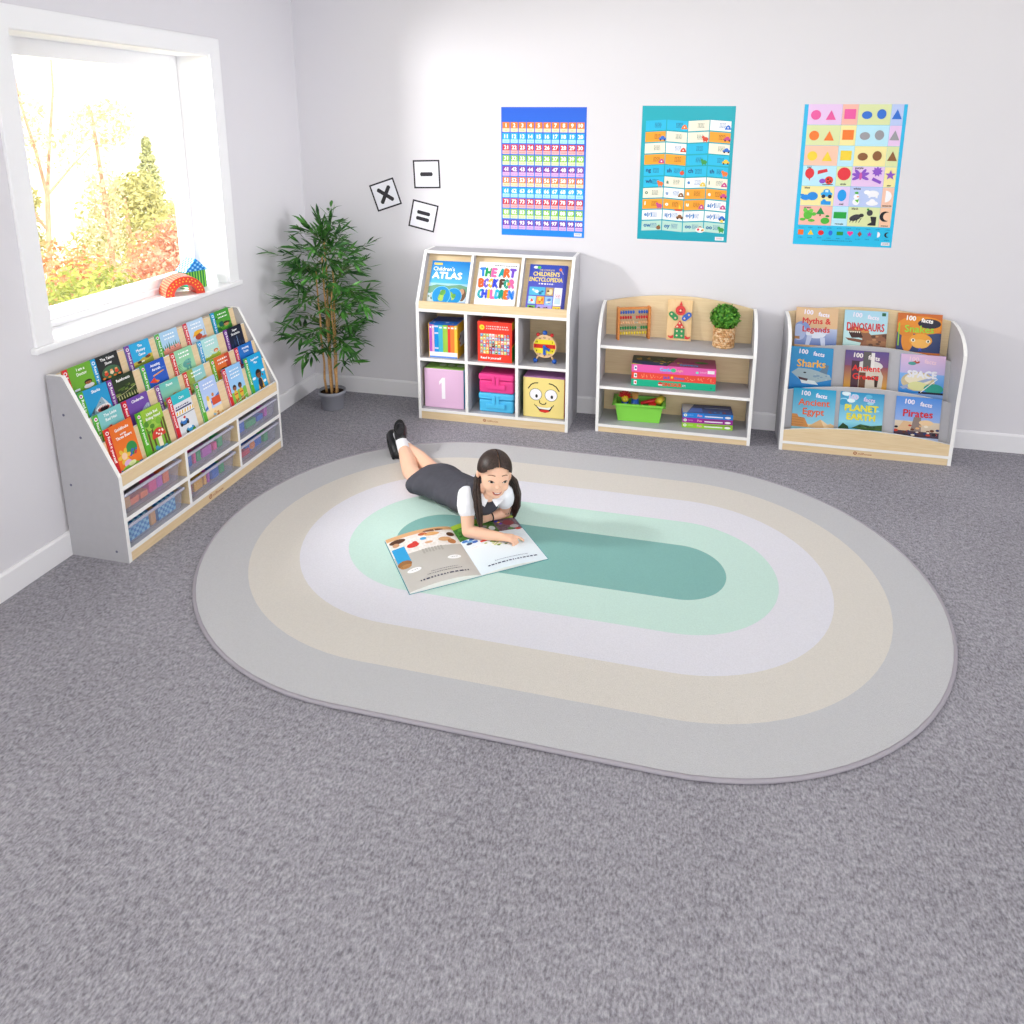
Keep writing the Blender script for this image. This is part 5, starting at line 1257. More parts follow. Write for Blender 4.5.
# maths symbol cards
def card(label, cx, cz, rot, sym):
    s_ = .174
    o = thing('symbol_card', label, 'card', (cx, -.0005, cz), (0, rot, 0), 'maths symbol cards')
    mb = MB(); h = s_/2; mb.box(-h, h, -.002, 0, -h, h, 0, '#ececf4')
    a = Art(mb, (-h, -.002, -h), XA, ZA, s_)
    bk = '#2a2830'
    for q in ((.0, .0, 1, .058), (.0, .942, 1, 1), (.0, .0, .058, 1), (.942, .0, 1, 1)): a.rect(*q, bk)
    def bar(x0, y0, x1, y1, w_=.13):
        a.line([(x0, y0), (x1, y1)], w_, bk); a.ell(x0, y0, w_/2, w_/2, bk, 12); a.ell(x1, y1, w_/2, w_/2, bk, 12)
    if sym == 'x': bar(.3, .28, .7, .72, .14); bar(.3, .72, .7, .28, .14)
    if sym == '=': bar(.3, .6, .68, .6); bar(.3, .38, .68, .38)
    if sym == '-': bar(.32, .5, .66, .5, .14)
    mb.build('sheet', print_mat('poster_print'), o)
card('white card with a black multiplication cross, hung tilted above the bamboo plant', .5735, 1.3405, -.325, 'x')
card('white card with a black equals sign, hung below the minus card', .824, 1.2145, .215, '=')
card('white card with a black minus sign, the highest of the three', .853, 1.474, -.03, '-')
# ------------------------------------------------------------------ bamboo plant in the corner
bpn = thing('bamboo_plant', 'tall leafy bamboo plant in a grey pot standing in the corner', 'plant', (.293, -.312, 0))
potm = mat('grey_pot_plastic', '#8f9099', .45, .4)
mb = MB(); mb.lathe([(0, .001), (.062, .001), (.065, .004), (.078, .098), (.085, .1), (.087, .124), (.083, .126), (.079, .122), (.074, .1), (0, .098)], 36)
mb.build('pot', potm, bpn, True)
soil = mat('dark_soil', '#3a2a1e', .95, .1, bump=1, bscale=90, var=.4, vscale=60)
mb = MB(); mb.lathe([(0, .112), (.04, .111), (.076, .108), (.0765, .103), (0, .103)], 24); mb.build('soil', soil, bpn, True)
cane = wood('bamboo_cane', '#b98a54', '#d2a870', (6, 6, 30)); twigm = mat('green_twig', '#6a7a3a', .6)
rnd = random.Random(21)
leaves = MB(); twigs = MB()
def leaf(p, d, L, w_):
    d = d.normalized(); side = d.cross(V((0, 0, 1)))
    if side.length < .05: side = V((1, 0, 0))
    side = (side.normalized()+V((rnd.gauss(0, .35), rnd.gauss(0, .35), rnd.gauss(0, .35)))).normalized(); side = (side-d*side.dot(d)).normalized()
    nn = side.cross(d)
    pts = []; droop = rnd.uniform(.02, .3)*L
    prof = [(0, .15), (.25, .8), (.5, 1), (.78, .6), (1, .03)]
    wl = []
    for t, q in prof:
        c = p+d*(L*t)+V((0, 0, -droop*t*t)); wl.append((c+side*w_*q, c-nn*w_*.25*q, c-side*w_*q))
    for a_ in wl:
        for q in a_:
            qq = q+bpn.location
            if qq.x < .02 or qq.y > -.02: return
    vs = [x for a_ in wl for x in a_]; fs = []
    for i in range(4):
        fs += [(i*3, i*3+1, i*3+4, i*3+3), (i*3+1, i*3+2, i*3+5, i*3+4)]
    leaves.add(vs, fs)
def spray(p, d, n, L):
    """a twig tip carrying a fan of narrow leaves"""
    d = d.normalized(); s = d.cross(V((0, 0, 1)));
    s = s.normalized() if s.length > .05 else V((1, 0, 0))
    up = s.cross(d)
    for i in range(n):
        t = i/max(1, n-1); q = p+d*(.09*t)
        ang = (.95-.75*t)*(1 if i % 2 else -1)+rnd.gauss(0, .12)
        ld = d*math.cos(ang)+s*math.sin(ang)+up*rnd.gauss(.05, .28)
        leaf(q, ld, L*rnd.uniform(.7, 1.15), L*.083*rnd.uniform(.85, 1.25))
for si, (ox, oy, tx, ty, hz) in enumerate([(-.03, -.02, -.05, -.05, .9), (.012, -.03, .0, -.03, 1.0), (.03, .0, .07, .0, .95), (-.005, .02, .0, .02, 1.08), (.045, -.028, .08, -.07, .78)]):
    base = V((ox, oy, .105)); top = V((tx*.8, ty*.8, hz))
    pts = [base.lerp(top, i/8)+V((rnd.gauss(0, .003), rnd.gauss(0, .003), 0)) for i in range(9)]
    mb = MB(); mb.tube(pts, [.0078-.0035*i/8 for i in range(9)], 8); mb.build('cane', cane, bpn, True)
    for k in range(23):
        t = .3+.7*((k+rnd.random())/19)
        p = base.lerp(top, t); ang = rnd.uniform(0, 2*PI); zz = p.z
        # crown widest about two thirds of the way up the lower half
        R = .27*(1-abs((zz-.70)/.62)**1.6) if zz < 1.25 else .1
        R = max(.07, R)*rnd.uniform(.45, 1.05)
        out = V((math.cos(ang), math.sin(ang), rnd.uniform(.1, .75)))
        m1 = p+V((out.x*R*.5, out.y*R*.5, R*out.z*.7)); e = p+V((out.x*R, out.y*R, R*out.z*.85))
        if (e+bpn.location).x < .03 or (e+bpn.location).y > -.03: continue
        twigs.tube([p, m1, e], [.0022, .0017, .001], 5, cap=False)
        spray(e-(e-m1)*.35, (e-m1)+V((0, 0, rnd.uniform(-.05, .03))), rnd.randint(6, 9), rnd.uniform(.085, .125))
        if rnd.random() < .7: spray(m1, V((out.x, out.y, rnd.uniform(-.3, .6)))+V((rnd.gauss(0, .5), rnd.gauss(0, .5), 0)), rnd.randint(4, 7), .095)
for (x, y, z, dx, dy, dz) in [(0, .01, 1.09, -.15, -.1, 1), (0, .0, 1.07, .35, 0, .8), (-.02, 0, 1.08, -.5, -.2, .7), (.02, -.02, 1.0, .6, -.2, .5), (.0, -.0, 1.05, 0, -.5, .7)]:
    q = V((x, y, z)); d = V((dx, dy, dz)).normalized(); twigs.tube([q-d*.12, q+d*.09], [.002, .001], 5, cap=False); spray(q, d, 8, .115); spray(q+d*.06, d, 7, .11)
twigs.build('twigs', twigm, bpn)
leaves.build('foliage', leaf_mat('bamboo_leaves', '#17451b', '#528e3c', 16, .42, .12), bpn)

# ------------------------------------------------------------------ rug
rug = thing('oval_rug', 'large oval rug of nested grey, beige, lilac, mint and teal bands', 'rug', (2.0, -1.6075, 0), (0, 0, -.00845))
def fab(n, c): return mat(n, c, .95, .1, bump=.35, bscale=420, var=.035, vscale=160)
RC = [fab('rug_teal', '#83b3ae'), fab('rug_mint', '#c3ded5'), fab('rug_lilac', '#dcdbe3'), fab('rug_beige', '#d6d1ca'), fab('rug_grey', '#c3c3c6')]
def stadium(r, z, n=40):
    p = []
    for i in range(n+1):
        t = -PI/2+PI*i/n; p.append((.515+r*math.cos(t), r*math.sin(t), z))
    for i in range(n+1):
        t = PI/2+PI*i/n; p.append((-.515+r*math.cos(t), r*math.sin(t), z))
    return p
RZ = .0105
mb = MB(); rads = [.192, .3931, .5945, .7958, .992]
mb.add(stadium(rads[0], RZ), [tuple(range(82))], 0)
for i in range(4):
    a = stadium(rads[i], RZ); b_ = stadium(rads[i+1], RZ)
    mb.add(a+b_, [(k, (k+1) % 82, 82+(k+1) % 82, 82+k) for k in range(82)], i+1)
a = stadium(rads[4], RZ); b_ = stadium(rads[4], .001)
mb.add(a+b_, [(k, (k+1) % 82, 82+(k+1) % 82, 82+k) for k in range(82)], 4); mb.add(b_, [tuple(range(82))], 4)
mb.build('pile', RC, rug)
mb = MB(); pts = [V(p) for p in stadium(.994, .0068)]; n = 8; vs = []
for i, p in enumerate(pts):
    t = (pts[(i+1) % 82]-pts[i-1]).normalized(); o_ = t.cross(V((0, 0, 1)))
    for j in range(n): q = 2*PI*j/n; vs.append(p+o_*(.0075*math.cos(q))+V((0, 0, .0064*math.sin(q))))
mb.add(vs, [(i*n+j, i*n+(j+1) % n, ((i+1) % 82)*n+(j+1) % n, ((i+1) % 82)*n+j) for i in range(82) for j in range(n)])
mb.build('binding', mat('rug_binding', '#a7a2ab', .85, .2, bump=.4, bscale=300), rug, True)

# ------------------------------------------------------------------ open picture book on the rug
ob_ = thing('open_book', 'large open picture book lying on the rug under the child\'s hand', 'book', (1.745, -1.838, RZ))
Ub = V((-.606, .795, 0)); Rb = V((.795, .606, 0)); PW, PH = .296, .402
def zR(x): return .0025+.014*math.sin(PI*min(1, x*1.02))**.8*(1-.45*x) if x > 0 else .0025
def zL(x): return .003+.024*math.sin(PI*min(1, x*.93))**.75*(1-.3*x) if x > 0 else .003
def page(side, colf, extra):
    f = zR if side > 0 else zL
    def P(x, y, e): return Rb*(side*x*PW)+Ub*(y*PW)+V((0, 0, f(x)+e))
    mb = MB(); nx, ny = 40, 44; A = PH/PW
    vs = [P(i/nx, j/ny*A, 0) for j in range(ny+1) for i in range(nx+1)]
    for j in range(ny):
        for i in range(nx):
            k = j*(nx+1)+i; mb.add([vs[k], vs[k+1], vs[k+nx+2], vs[k+nx+1]], [(0, 1, 2, 3)], 0, colf((i+.5)/nx, (j+.5)/ny))
    # page edges down to the cover
    for i in range(nx):
        for y in (0, A):
            p, q = P(i/nx, y, 0), P((i+1)/nx, y, 0); mb.add([p, q, V((q.x, q.y, .0017)), V((p.x, p.y, .0017))], [(0, 1, 2, 3)], 0, '#e8e6e2')
    p, q = P(1, 0, 0), P(1, A, 0); mb.add([p, q, V((q.x, q.y, .0017)), V((p.x, p.y, .0017))], [(0, 1, 2, 3)], 0, '#e8e6e2')
    a = Art(mb, (0, 0, 0), XA, ZA, 1, fn=P); a.EPS = 2e-4; extra(a)
    mb.build('page_block', print_mat('book_page_print', .3, .4), ob_)
def mixc(a, b, t): a, b = lin(a), lin(b); return tuple(x*(1-t)+y*t for x, y in zip(a, b))
rnd2 = random.Random(4)
def colL(x, y):   # x from spine outwards, y up
    if y > .93: return '#d8a878'
    if y > .62: return mixc('#e4dcd4', '#f0ecea', rnd2.random())
    return mixc('#c9c5bf', '#b9b5ae', y/.62)
def exL(a):
    def E(*q): a.k = 4; a.ell(*q)
    def R(*q): a.k = 4; a.rect(*q)
    a.k = 3
    for i in range(6): a.k = 3; a.rect(.8, .62+i*.07, .985, .69+i*.07, '#2f9fd8')
    E(.86, 1.2, .12, .06, '#5a3a2a'); E(.9, 1.12, .05, .05, '#c99a7a'); E(.68, 1.0, .09, .06, '#d8382c'); E(.64, 1.04, .04, .05, '#d8382c'); E(.9, .62, .1, .08, '#9a6a3a'); E(.9, .56, .08, .05, '#b8824a')
    E(.35, 1.19, .12, .05, '#e0a868'); E(.2, 1.0, .1, .06, '#d8a878'); E(.12, .92, .06, .07, '#b87a4a'); E(.48, 1.22, .07, .04, '#c8683c'); E(.5, 1.1, .05, .035, '#3aa0d8'); E(.45, .98, .06, .03, '#e0b088'); E(.62, 1.22, .06, .035, '#e8e0da'); E(.3, 1.28, .16, .03, '#7a4a2c'); E(.08, 1.12, .06, .06, '#5a3a24')
    for i in range(7): a.k = 4; a.rect(.3+i*.045, .72+.01*(i % 3), .33+i*.045, .84, '#a8a49c')
    for (x, y) in ((.22, .5), (.82, .42)): E(x, y, .1, .05, '#f4f4f4'); a.k = 5; a.scribble(x-.05, y, .1, .012, '#8a8a8a')
    a.k = 5; a.scribble(.2, .22, .5, .014, '#5a5a5e'); a.k = 5; a.scribble(.25, .27, .38, .012, '#6a6a6e'); a.k = 5; a.scribble(.13, .13, .68, .028, '#2c2c4a')
def colR(x, y):
    if y > .9: return '#9ab83a'
    if y > .66:
        return mixc('#2f5a2a', '#4f8a3a', rnd2.random()) if x < .62 else mixc('#7a6a7a', '#5a3a4a', rnd2.random())
    if y > .5: return mixc('#e4eef4', '#dfe8f0', rnd2.random())
    return mixc('#dce8f0', '#e6eff5', y/.5)
def exR(a):
    def E(*q): a.k = 4; a.ell(*q)
    a.blobs(.05, .95, .5, 1.18, 10, .02, .05, ['#2c4a24', '#3f7a30', '#5a9a44']); a.k = 4
    E(.42, 1.1, .08, .04, '#8a8f98'); E(.45, 1.0, .06, .05, '#2c3038'); E(.55, 1.02, .05, .06, '#dfe8ec'); E(.68, 1.18, .03, .025, '#3a4ac8'); E(.72, 1.1, .03, .025, '#6a3ac0'); E(.7, 1.14, .025, .02, '#e8c03a'); E(.85, 1.1, .09, .08, '#8a3a4a'); E(.9, .98, .07, .05, '#b8b4b8'); E(.93, .9, .05, .03, '#c8443a'); E(.82, .93, .05, .03, '#5a8a4a')
    for x, y, c in ((.06, .86, '#3a7ac8'), (.12, .82, '#7ab0e0'), (.17, .86, '#2a5aa8'), (.1, .77, '#3a4a6a'), (.19, .78, '#3a6ac0')): E(x, y, .045, .03, c)
    a.k = 5; a.rect(.26, .72, .36, .76, '#d8382c'); E(.44, .73, .07, .03, '#b83a34')
    for i in range(26):
        E(.3+.55*rnd2.random(), .54+.15*rnd2.random(), .025, .015, rnd2.choice(['#8aa84a', '#a8bc5a', '#6a8a3a', '#c8d88a']))
    for x, y in ((.14, .64), (.45, .6), (.66, .52), (.85, .6)): E(x, y, .08, .025, '#f6f4f6'); a.k = 5; a.scribble(x-.04, y, .08, .008, '#c8a0a8')
    a.k = 5; a.scribble(.28, .2, .5, .012, '#5a6a8a'); a.k = 5; a.scribble(.15, .12, .75, .024, '#2a3460')
page(-1, colL, exL); page(1, colR, exR)
mb = MB()
for s_ in (-1, 1):
    p = [Rb*(s_*x)+Ub*y for x, y in ((0, -.002), (PW+.003, -.002), (PW+.003, PH+.002), (0, PH+.002))]
    mb.add([V((q.x, q.y, .0003)) for q in p]+[V((q.x, q.y, .0016)) for q in p], [(0, 1, 2, 3), (4, 5, 6, 7), (0, 1, 5, 4), (1, 2, 6, 5), (2, 3, 7, 6), (3, 0, 4, 7)])
mb.build('cover', mat('book_cover_teal', '#2f8a9a', .4), ob_)
# ------------------------------------------------------------------ the child reading on the rug
from mathutils.bvhtree import BVHTree
skin = bpy.data.materials.new('skin'); skin.use_nodes = True
b = skin.node_tree.nodes['Principled BSDF']; b.inputs['Base Color'].default_value = rgba('#eabda2'); b.inputs['Roughness'].default_value = .5
b.inputs['Subsurface Weight'].default_value = .12; b.inputs['Subsurface Radius'].default_value = (.012, .005, .003); b.inputs['Specular IOR Level'].default_value = .3
dressm = mat('charcoal_cloth', '#4a4a52', .85, .2, bump=.55, bscale=16, var=.06, vscale=40); shirtm = mat('white_cotton', '#eff0f6', .8, .2)
hairm = wood('dark_hair', '#0f0a08', '#46342c', (60, 60, 4), .45); shoem = mat('black_shoe', '#17171b', .28, .5); sockm = mat('white_sock', '#eeeef4', .9, .1, bump=.3, bscale=400)
GL = V((1.45, -1.30, RZ))
girl = thing('person', 'child in grey pinafore lying on the rug and pointing at the open book', 'person', GL)
def sphere_chain(mb, pts, rs, n=14):
    """a limb: rounded tapering tube through the points"""
    P_ = [V(p) for p in pts]
    Q = []; R_ = []
    for i in range(len(P_)-1):
        for k in range(6):
            t = k/6; Q.append(P_[i].lerp(P_[i+1], t)); R_.append(rs[i]*(1-t)+rs[i+1]*t)
    Q.append(P_[-1]); R_.append(rs[-1])
    mb.tube(Q, R_, n)
    for p, r in zip(P_, rs): mb.ell(p, r, 14, 10)
def loft(mb, secs, n=28, cap0=True, cap1=True, wr=0, seed=0):
    """sections: (center, lateral dir, lateral radius, vertical radius, up tilt)"""
    rnd = random.Random(seed); K = len(secs)
    fine = []
    for i in range(K-1):
        for k in range(5):
            t = k/5; t2 = t
            fine.append([secs[i][j]*(1-t2)+secs[i+1][j]*t2 for j in range(4)])
    fine.append(list(secs[-1]))
    for _ in range(3):
        for i in range(1, len(fine)-1):
            fine[i] = [fine[i][j]*.5+(fine[i-1][j]+fine[i+1][j])*.25 for j in range(4)]
    vs = []
    for i, (c, l, a, b_) in enumerate(fine):
        ax = (fine[min(i+1, len(fine)-1)][0]-fine[max(i-1, 0)][0]).normalized()
        l = (l-ax*l.dot(ax)).normalized(); u = l.cross(ax)
        if u.z < 0: u = -u
        for j in range(n):
            t = 2*PI*j/n
            w_ = 1+wr*(math.sin(3*t+i*.9)+.7*math.sin(5*t-i*.6+1)+.6*math.sin(2*t+i*1.7))
            p = c+l*(a*math.cos(t)*w_)+u*(b_*math.sin(t)*w_)
            if p.z < RZ+.0015: p.z = RZ+.0015
            vs.append(p)
    fs = [(i*n+j, i*n+(j+1) % n, (i+1)*n+(j+1) % n, (i+1)*n+j) for i in range(len(fine)-1) for j in range(n)]
    if cap0: fs.append(tuple(range(n))[::-1])
    if cap1: fs.append(tuple((len(fine)-1)*n+j for j in range(n)))
    mb.add(vs, fs)
def solid(mb, name, mats, voxel, smooth, parent=girl, floor=True):
    """grow one continuous skin over the shapes"""
    mb.v = [tuple(V(p)-GL) for p in mb.v]
    o = mb.build(name+'_form', mats if isinstance(mats, list) else [mats], None, True)
    md = o.modifiers.new('r', 'REMESH'); md.mode = 'VOXEL'; md.voxel_size = voxel
    if smooth: ms = o.modifiers.new('s', 'SMOOTH'); ms.factor = .5; ms.iterations = smooth
    dg = bpy.context.evaluated_depsgraph_get()
    me = bpy.data.meshes.new_from_object(o.evaluated_get(dg)); me.name = name
    bpy.data.objects.remove(o)
    if floor:
        for v in me.vertices:
            if v.co.z < .0012: v.co.z = .0012
    me.polygons.foreach_set('use_smooth', [True]*len(me.polygons))
    o = bpy.data.objects.new(name, me); LINK(o); o.parent = parent
    return o
def part(mb, name, m, parent=girl, smooth=True, **k):
    mb.v = [tuple(V(p)-GL) for p in mb.v]
    return mb.build(name, m, parent, smooth, **k)

# skeleton
HC = V((1.707, -1.502, .292)); yaw = math.radians(-61); pit = math.radians(3)
F_ = V((math.cos(yaw)*math.cos(pit), math.sin(yaw)*math.cos(pit), math.sin(pit)))
Lx = V((0, 0, 1)).cross(F_).normalized(); Ux = F_.cross(Lx).normalized()
roll = math.radians(-7); Lx, Ux = Lx*math.cos(roll)+Ux*math.sin(roll), Ux*math.cos(roll)-Lx*math.sin(roll)
HM = Matrix(((Lx.x, -F_.x, Ux.x, HC.x), (Lx.y, -F_.y, Ux.y, HC.y), (Lx.z, -F_.z, Ux.z, HC.z), (0, 0, 0, 1)))
def hd(x, y, z): return HM @ V((x, y, z))
latH = V((.5, .865, 0)); latC = V((.72, .69, 0)); latS = V((.93, .36, 0))
TOR = [(V((1.235, -1.2, .066)), latH, .112, .048), (V((1.32, -1.235, .086)), latH, .110, .061), (V((1.43, -1.305, .096)), latH, .094, .058), (V((1.545, -1.40, .110)), latC, .096, .062), (V((1.635, -1.468, .148)), latS, .098, .070), (V((1.662, -1.487, .19)), latS, .06, .045)]
NSH, FSH = V((1.584, -1.525, .166)), V((1.735, -1.448, .168))
NEL, NWR, NKN = V((1.607, -1.585, .045)), V((1.762, -1.592, .044)), V((1.806, -1.590, .043))
FEL, FWR, FKN = V((1.724, -1.375, .043)), V((1.668, -1.446, .046)), V((1.642, -1.470, .05))
NHP, FHP = V((1.285, -1.285, .075)), V((1.335, -1.185, .075))
NKE, FKE = V((1.158, -1.135, .058)), V((1.232, -1.068, .056))
NAN, FAN = V((1.008, -.893, .098)), V((.962, -.83, .075))
bd = MB()
loft(bd, [(c, l, a-.012, b_-.012) for c, l, a, b_ in TOR])
sphere_chain(bd, [V((1.655, -1.482, .19)), HM @ V((0, .028, -.06))], [.038, .036])
# head
bd.ell(tuple(V((1.668, -1.492, .205))+F_*.036+V((0, 0, -.014))), .027, 14, 10)
bd.ell((0, .012, .018), (.068, .080, .074), 28, 20, M=HM); bd.ell((0, -.02, -.018), (.0615, .056, .064), 24, 16, M=HM); bd.ell((0, -.03, -.055), (.044, .042, .04), 20, 14, M=HM)
bd.ell((0, -.054, -.076), (.021, .016, .014), 14, 10, M=HM)
for s_ in (-1, 1):
    bd.ell((s_*.029, -.046, -.038), (.025, .024, .023), 14, 10, M=HM)
    bd.ell((s_*.073, .002, -.014), (.009, .020, .029), 12, 10, M=HM @ Matrix.Rotation(s_*.25, 4, 'Z'))
bd.ell((0, -.078, -.032), (.0125, .0115, .0095), 12, 10, M=HM); bd.ell((0, -.070, -.016), (.008, .009, .017), 12, 10, M=HM)
# arms
sphere_chain(bd, [NSH, NEL], [.034, .027]); sphere_chain(bd, [NEL, NEL.lerp(NWR, .35), NWR], [.027, .027, .0185])
sphere_chain(bd, [FSH, FEL], [.034, .027]); sphere_chain(bd, [FEL, FEL.lerp(FWR, .4), FWR], [.027, .026, .0185])
def hand(wr, kn, side, down, fingers, thumb):
    """palm plus five tapering fingers; side = towards the thumb"""
    ax = (kn-wr).normalized(); side = (side-ax*side.dot(ax)).normalized()
    for q in (-.4, 0, .4):
        sphere_chain(bd, [wr+side*(.012*q), kn+side*(.034*q)], [.0135, .0115])
    sphere_chain(bd, [kn+side*.015, kn-side*.016], [.0095, .0085])
    for i, pts in enumerate(fingers):
        root = kn+side*(.0175-.0115*i)
        P_ = [root]; 
        for (f, d, s_) in pts: P_.append(P_[-1]+ax*f+down*d+side*s_)
        sphere_chain(bd, [kn.lerp(wr, .3)+side*(.012-.008*i)]+P_, [.008, .0068, .0064, .0058, .0050][:len(P_)+1], 10)
    P_ = [wr.lerp(kn, .3)+side*.016]
    for (f, d, s_) in thumb: P_.append(P_[-1]+ax*f+down*d+side*s_)
    sphere_chain(bd, P_, [.0095, .0078, .0066, .0055][:len(P_)], 10)
dn = V((0, 0, -1))
hand(NWR, NKN, V((.1, 1, .0)), dn, [
    [(.021, .003, .002), (.016, .006, .002), (.012, .009, .0)],
    [(.019, .006, -.001), (.007, .014, 0), (-.007, .006, 0)],
    [(.016, .008, -.002), (.005, .013, 0), (-.008, .004, 0)],
    [(.012, .009, -.003), (.002, .012, 0), (-.006, .003, 0)]],
    [(.016, .010, .012), (.014, .008, .002), (.010, .003, -.006)])
hand(FWR, FKN, V((-.3, -.2, 1)), V((-.2, -.9, -.1)).normalized(), [
    [(.014, .008, .001), (.0, .015, 0), (-.011, .006, 0)],
    [(.016, .008, 0), (.0, .016, 0), (-.012, .006, 0)],
    [(.014, .008, -.001), (-.001, .015, 0), (-.012, .005, 0)],
    [(.011, .007, -.002), (-.002, .013, 0), (-.010, .004, 0)]],
    [(.012, .012, .004), (.010, .008, -.004), (.008, .002, -.006)])
# legs
for hp, kn, an in ((NHP, NKE, NAN), (FHP, FKE, FAN)):
    sphere_chain(bd, [hp, kn], [.046, .041])
    sphere_chain(bd, [kn, kn.lerp(an, .3)+V((0, 0, .004)), an.lerp(kn, .12), an], [.043, .041, .026, .024])
NTO, NHE = V((.962, -.795, .136)), V((.998, -.876, .115))
FTO, FHE = V((.988, -.905, .034)), V((.918, -.795, .085))
sphere_chain(bd, [NAN, NHE, NTO], [.023, .024, .02]); sphere_chain(bd, [FAN, FHE, FTO], [.023, .024, .018])
body = solid(bd, 'body', skin, .0029, 5)
bvh = BVHTree.FromPolygons([v.co+GL for v in body.data.vertices], [tuple(p.vertices) for p in body.data.polygons])

# clothes
def swell(k, dz=0): return [(c+V((0, 0, dz)), l, a+k, b_+k*.8) for c, l, a, b_ in TOR]
sh = MB()
loft(sh, [(c, l, a+.004, b_+.003) for c, l, a, b_ in TOR[3:]])
for s0, el, n_ in ((NSH, NEL, 1), (FSH, FEL, 1)):
    d = (el-s0)
    sphere_chain(sh, [s0-d*.12, s0+d*.18, s0+d*.32], [.041, .045, .042])
shirt = solid(sh, 'shirt', shirtm, .0035, 4)
dr = MB()
D_ = swell(.010)
D_[0] = (V((1.258, -1.212, .066)), latH, .124, .052)
loft(dr, D_, 40, False, True, .032, 3)
dress = part(dr, 'pinafore', dressm)
sm = dress.modifiers.new('solid', 'SOLIDIFY'); sm.thickness = .004; sm.offset = 1
st = MB()
for s0, s1 in ((V((1.595, -1.478, .214)), NSH), (V((1.70, -1.405, .208)), FSH)):
    c0 = V((1.56, -1.40, .20)) if s1 is NSH else V((1.62, -1.37, .195))
    st.tube([c0, s0+V((0, 0, .004)), s0+V((.035, -.035, -.012)), s0+V((.05, -.055, -.05))], [.021, .02, .018, .018], 10, flat=.35)
part(st, 'shoulder_straps', dressm, dress)
# collar : two pointed leaves around the neck
co = MB()
def leafpoly(pts, th=.003):
    pts = [V(p) for p in pts]; nrm = (pts[1]-pts[0]).cross(pts[2]-pts[0]).normalized()*th
    n = len(pts); co.add([p for p in pts]+[p+nrm for p in pts], [tuple(range(n))[::-1], tuple(range(n, 2*n))]+[(i, (i+1) % n, n+(i+1) % n, n+i) for i in range(n)])
NB = V((1.668, -1.492, .205))
ring = [NB+Lx*(.047*math.cos(t))-F_*(.045*math.sin(t))+V((0, 0, .012*math.sin(t))) for t in [PI*(-.28)+PI*1.56*i/14 for i in range(15)]]
co.tube(ring, [.013]*15, 8, flat=.45)
for s_ in (-1, 1):
    leafpoly([NB+Lx*(s_*.046)+F_*.02+V((0, 0, .004)), NB+Lx*(s_*.008)+F_*.058+V((0, 0, -.022)), NB+Lx*(s_*.026)+F_*.066+V((0, 0, -.052)), NB+Lx*(s_*.064)+F_*.045+V((0, 0, -.03)), NB+Lx*(s_*.062)+F_*.012+V((0, 0, -.006))][::s_])
part(co, 'collar', shirtm, shirt, False)
# socks and shoes
for an, kn, he, to, nm in ((NAN, NKE, NHE, NTO, 0), (FAN, FKE, FHE, FTO, 1)):
    sk = MB(); sphere_chain(sk, [an.lerp(kn, .30), an, he.lerp(an, .4)], [.0325, .031, .030]); sphere_chain(sk, [he.lerp(an, .4), he.lerp(to, .5)], [.027, .024])
    solid(sk, 'sock', sockm, .003, 3)
    ax = (to-he).normalized(); sd = MB()
    out = (he-an); out = (out-ax*out.dot(ax)); out = out.normalized() if out.length > .004 else V((0, 0, -1))
    sphere_chain(sd, [he+out*.003-ax*.004, he.lerp(to, .35)+out*.008, he.lerp(to, .72)+out*.004, to], [.033, .035, .037, .033], 16)
    sh_ = solid(sd, 'shoe', shoem, .003, 3)
    so_ = MB(); lat = ax.cross(out).normalized()
    vs = []; n = 22
    for k in range(n):
        t = 2*PI*k/n; L_ = (to-he).length
        p = he.lerp(to, .5)+ax*((L_*.5+.030)*math.cos(t))+lat*((.031 if math.cos(t) > -.2 else .027)*math.sin(t))+out*.034
        vs += [p, p-out*.010]
    so_.add(vs, [tuple(range(0, 2*n, 2)), tuple(range(1, 2*n, 2))]+[(2*k, (2*k+2) % (2*n), (2*k+3) % (2*n), 2*k+1) for k in range(n)])
    for q in range(len(so_.v)):
        x, y, z = so_.v[q]; so_.v[q] = (x, y, max(z, RZ+.001))
    part(so_, 'sole', mat('shoe_sole', '#101013', .6), sh_, False)
    sp = MB(); c = he.lerp(to, .34)
    sp.tube([c+lat*(.030*math.cos(t))-out*(.030*math.sin(t)-.004) for t in [PI*i/10 for i in range(11)]], .007, 8, flat=.4); part(sp, 'strap', shoem, sh_)
    bk = MB(); bk.ell(c+lat*.024-out*.02, .005, 8, 6); part(bk, 'buckle', mat('buckle_metal', '#d8d8dc', .2, .8), sh_)

# hair
hc = MB(); N1, N2 = 140, 90
def hairpt(th, ph):
    # th around from the front (local -y), ph from top
    x = .0735*math.sin(ph)*math.sin(th); y = .012-.0865*math.sin(ph)*math.cos(th); z = .02+.080*math.cos(ph)
    return x, y, z
ok = {}; idx = {}; vs = []; 
for i in range(N2+1):
    for j in range(N1): idx[i, j] = len(vs); vs.append(hairpt(2*PI*j/N1-PI, PI*.86*i/N2))
fs = []
for i in range(N2):
    for j in range(N1):
        q = [idx[i, j], idx[i, (j+1) % N1], idx[i+1, (j+1) % N1], idx[i+1, j]]
        c = [sum(vs[k][m_] for k in q)/4 for m_ in range(3)]
        x, y, z = c; keep = True
        if y < .012:
            line = .056-.50*max(0, abs(x)-.012)**1.0 if abs(x) < .05 else .031-.9*(abs(x)-.05)
            if z < line: keep = False
        elif y < .028 and z < .012: keep = False
        if z < -.055+max(0, .05-y)*.4: keep = False
        if abs(x) < .0026 and y < .05 and z > .03: keep = False
        if keep: fs.append(q)
hc.add([HM @ V(p) for p in vs], fs)
used = sorted({k for f in hc.f for k in f}); rm = {k: i for i, k in enumerate(used)}
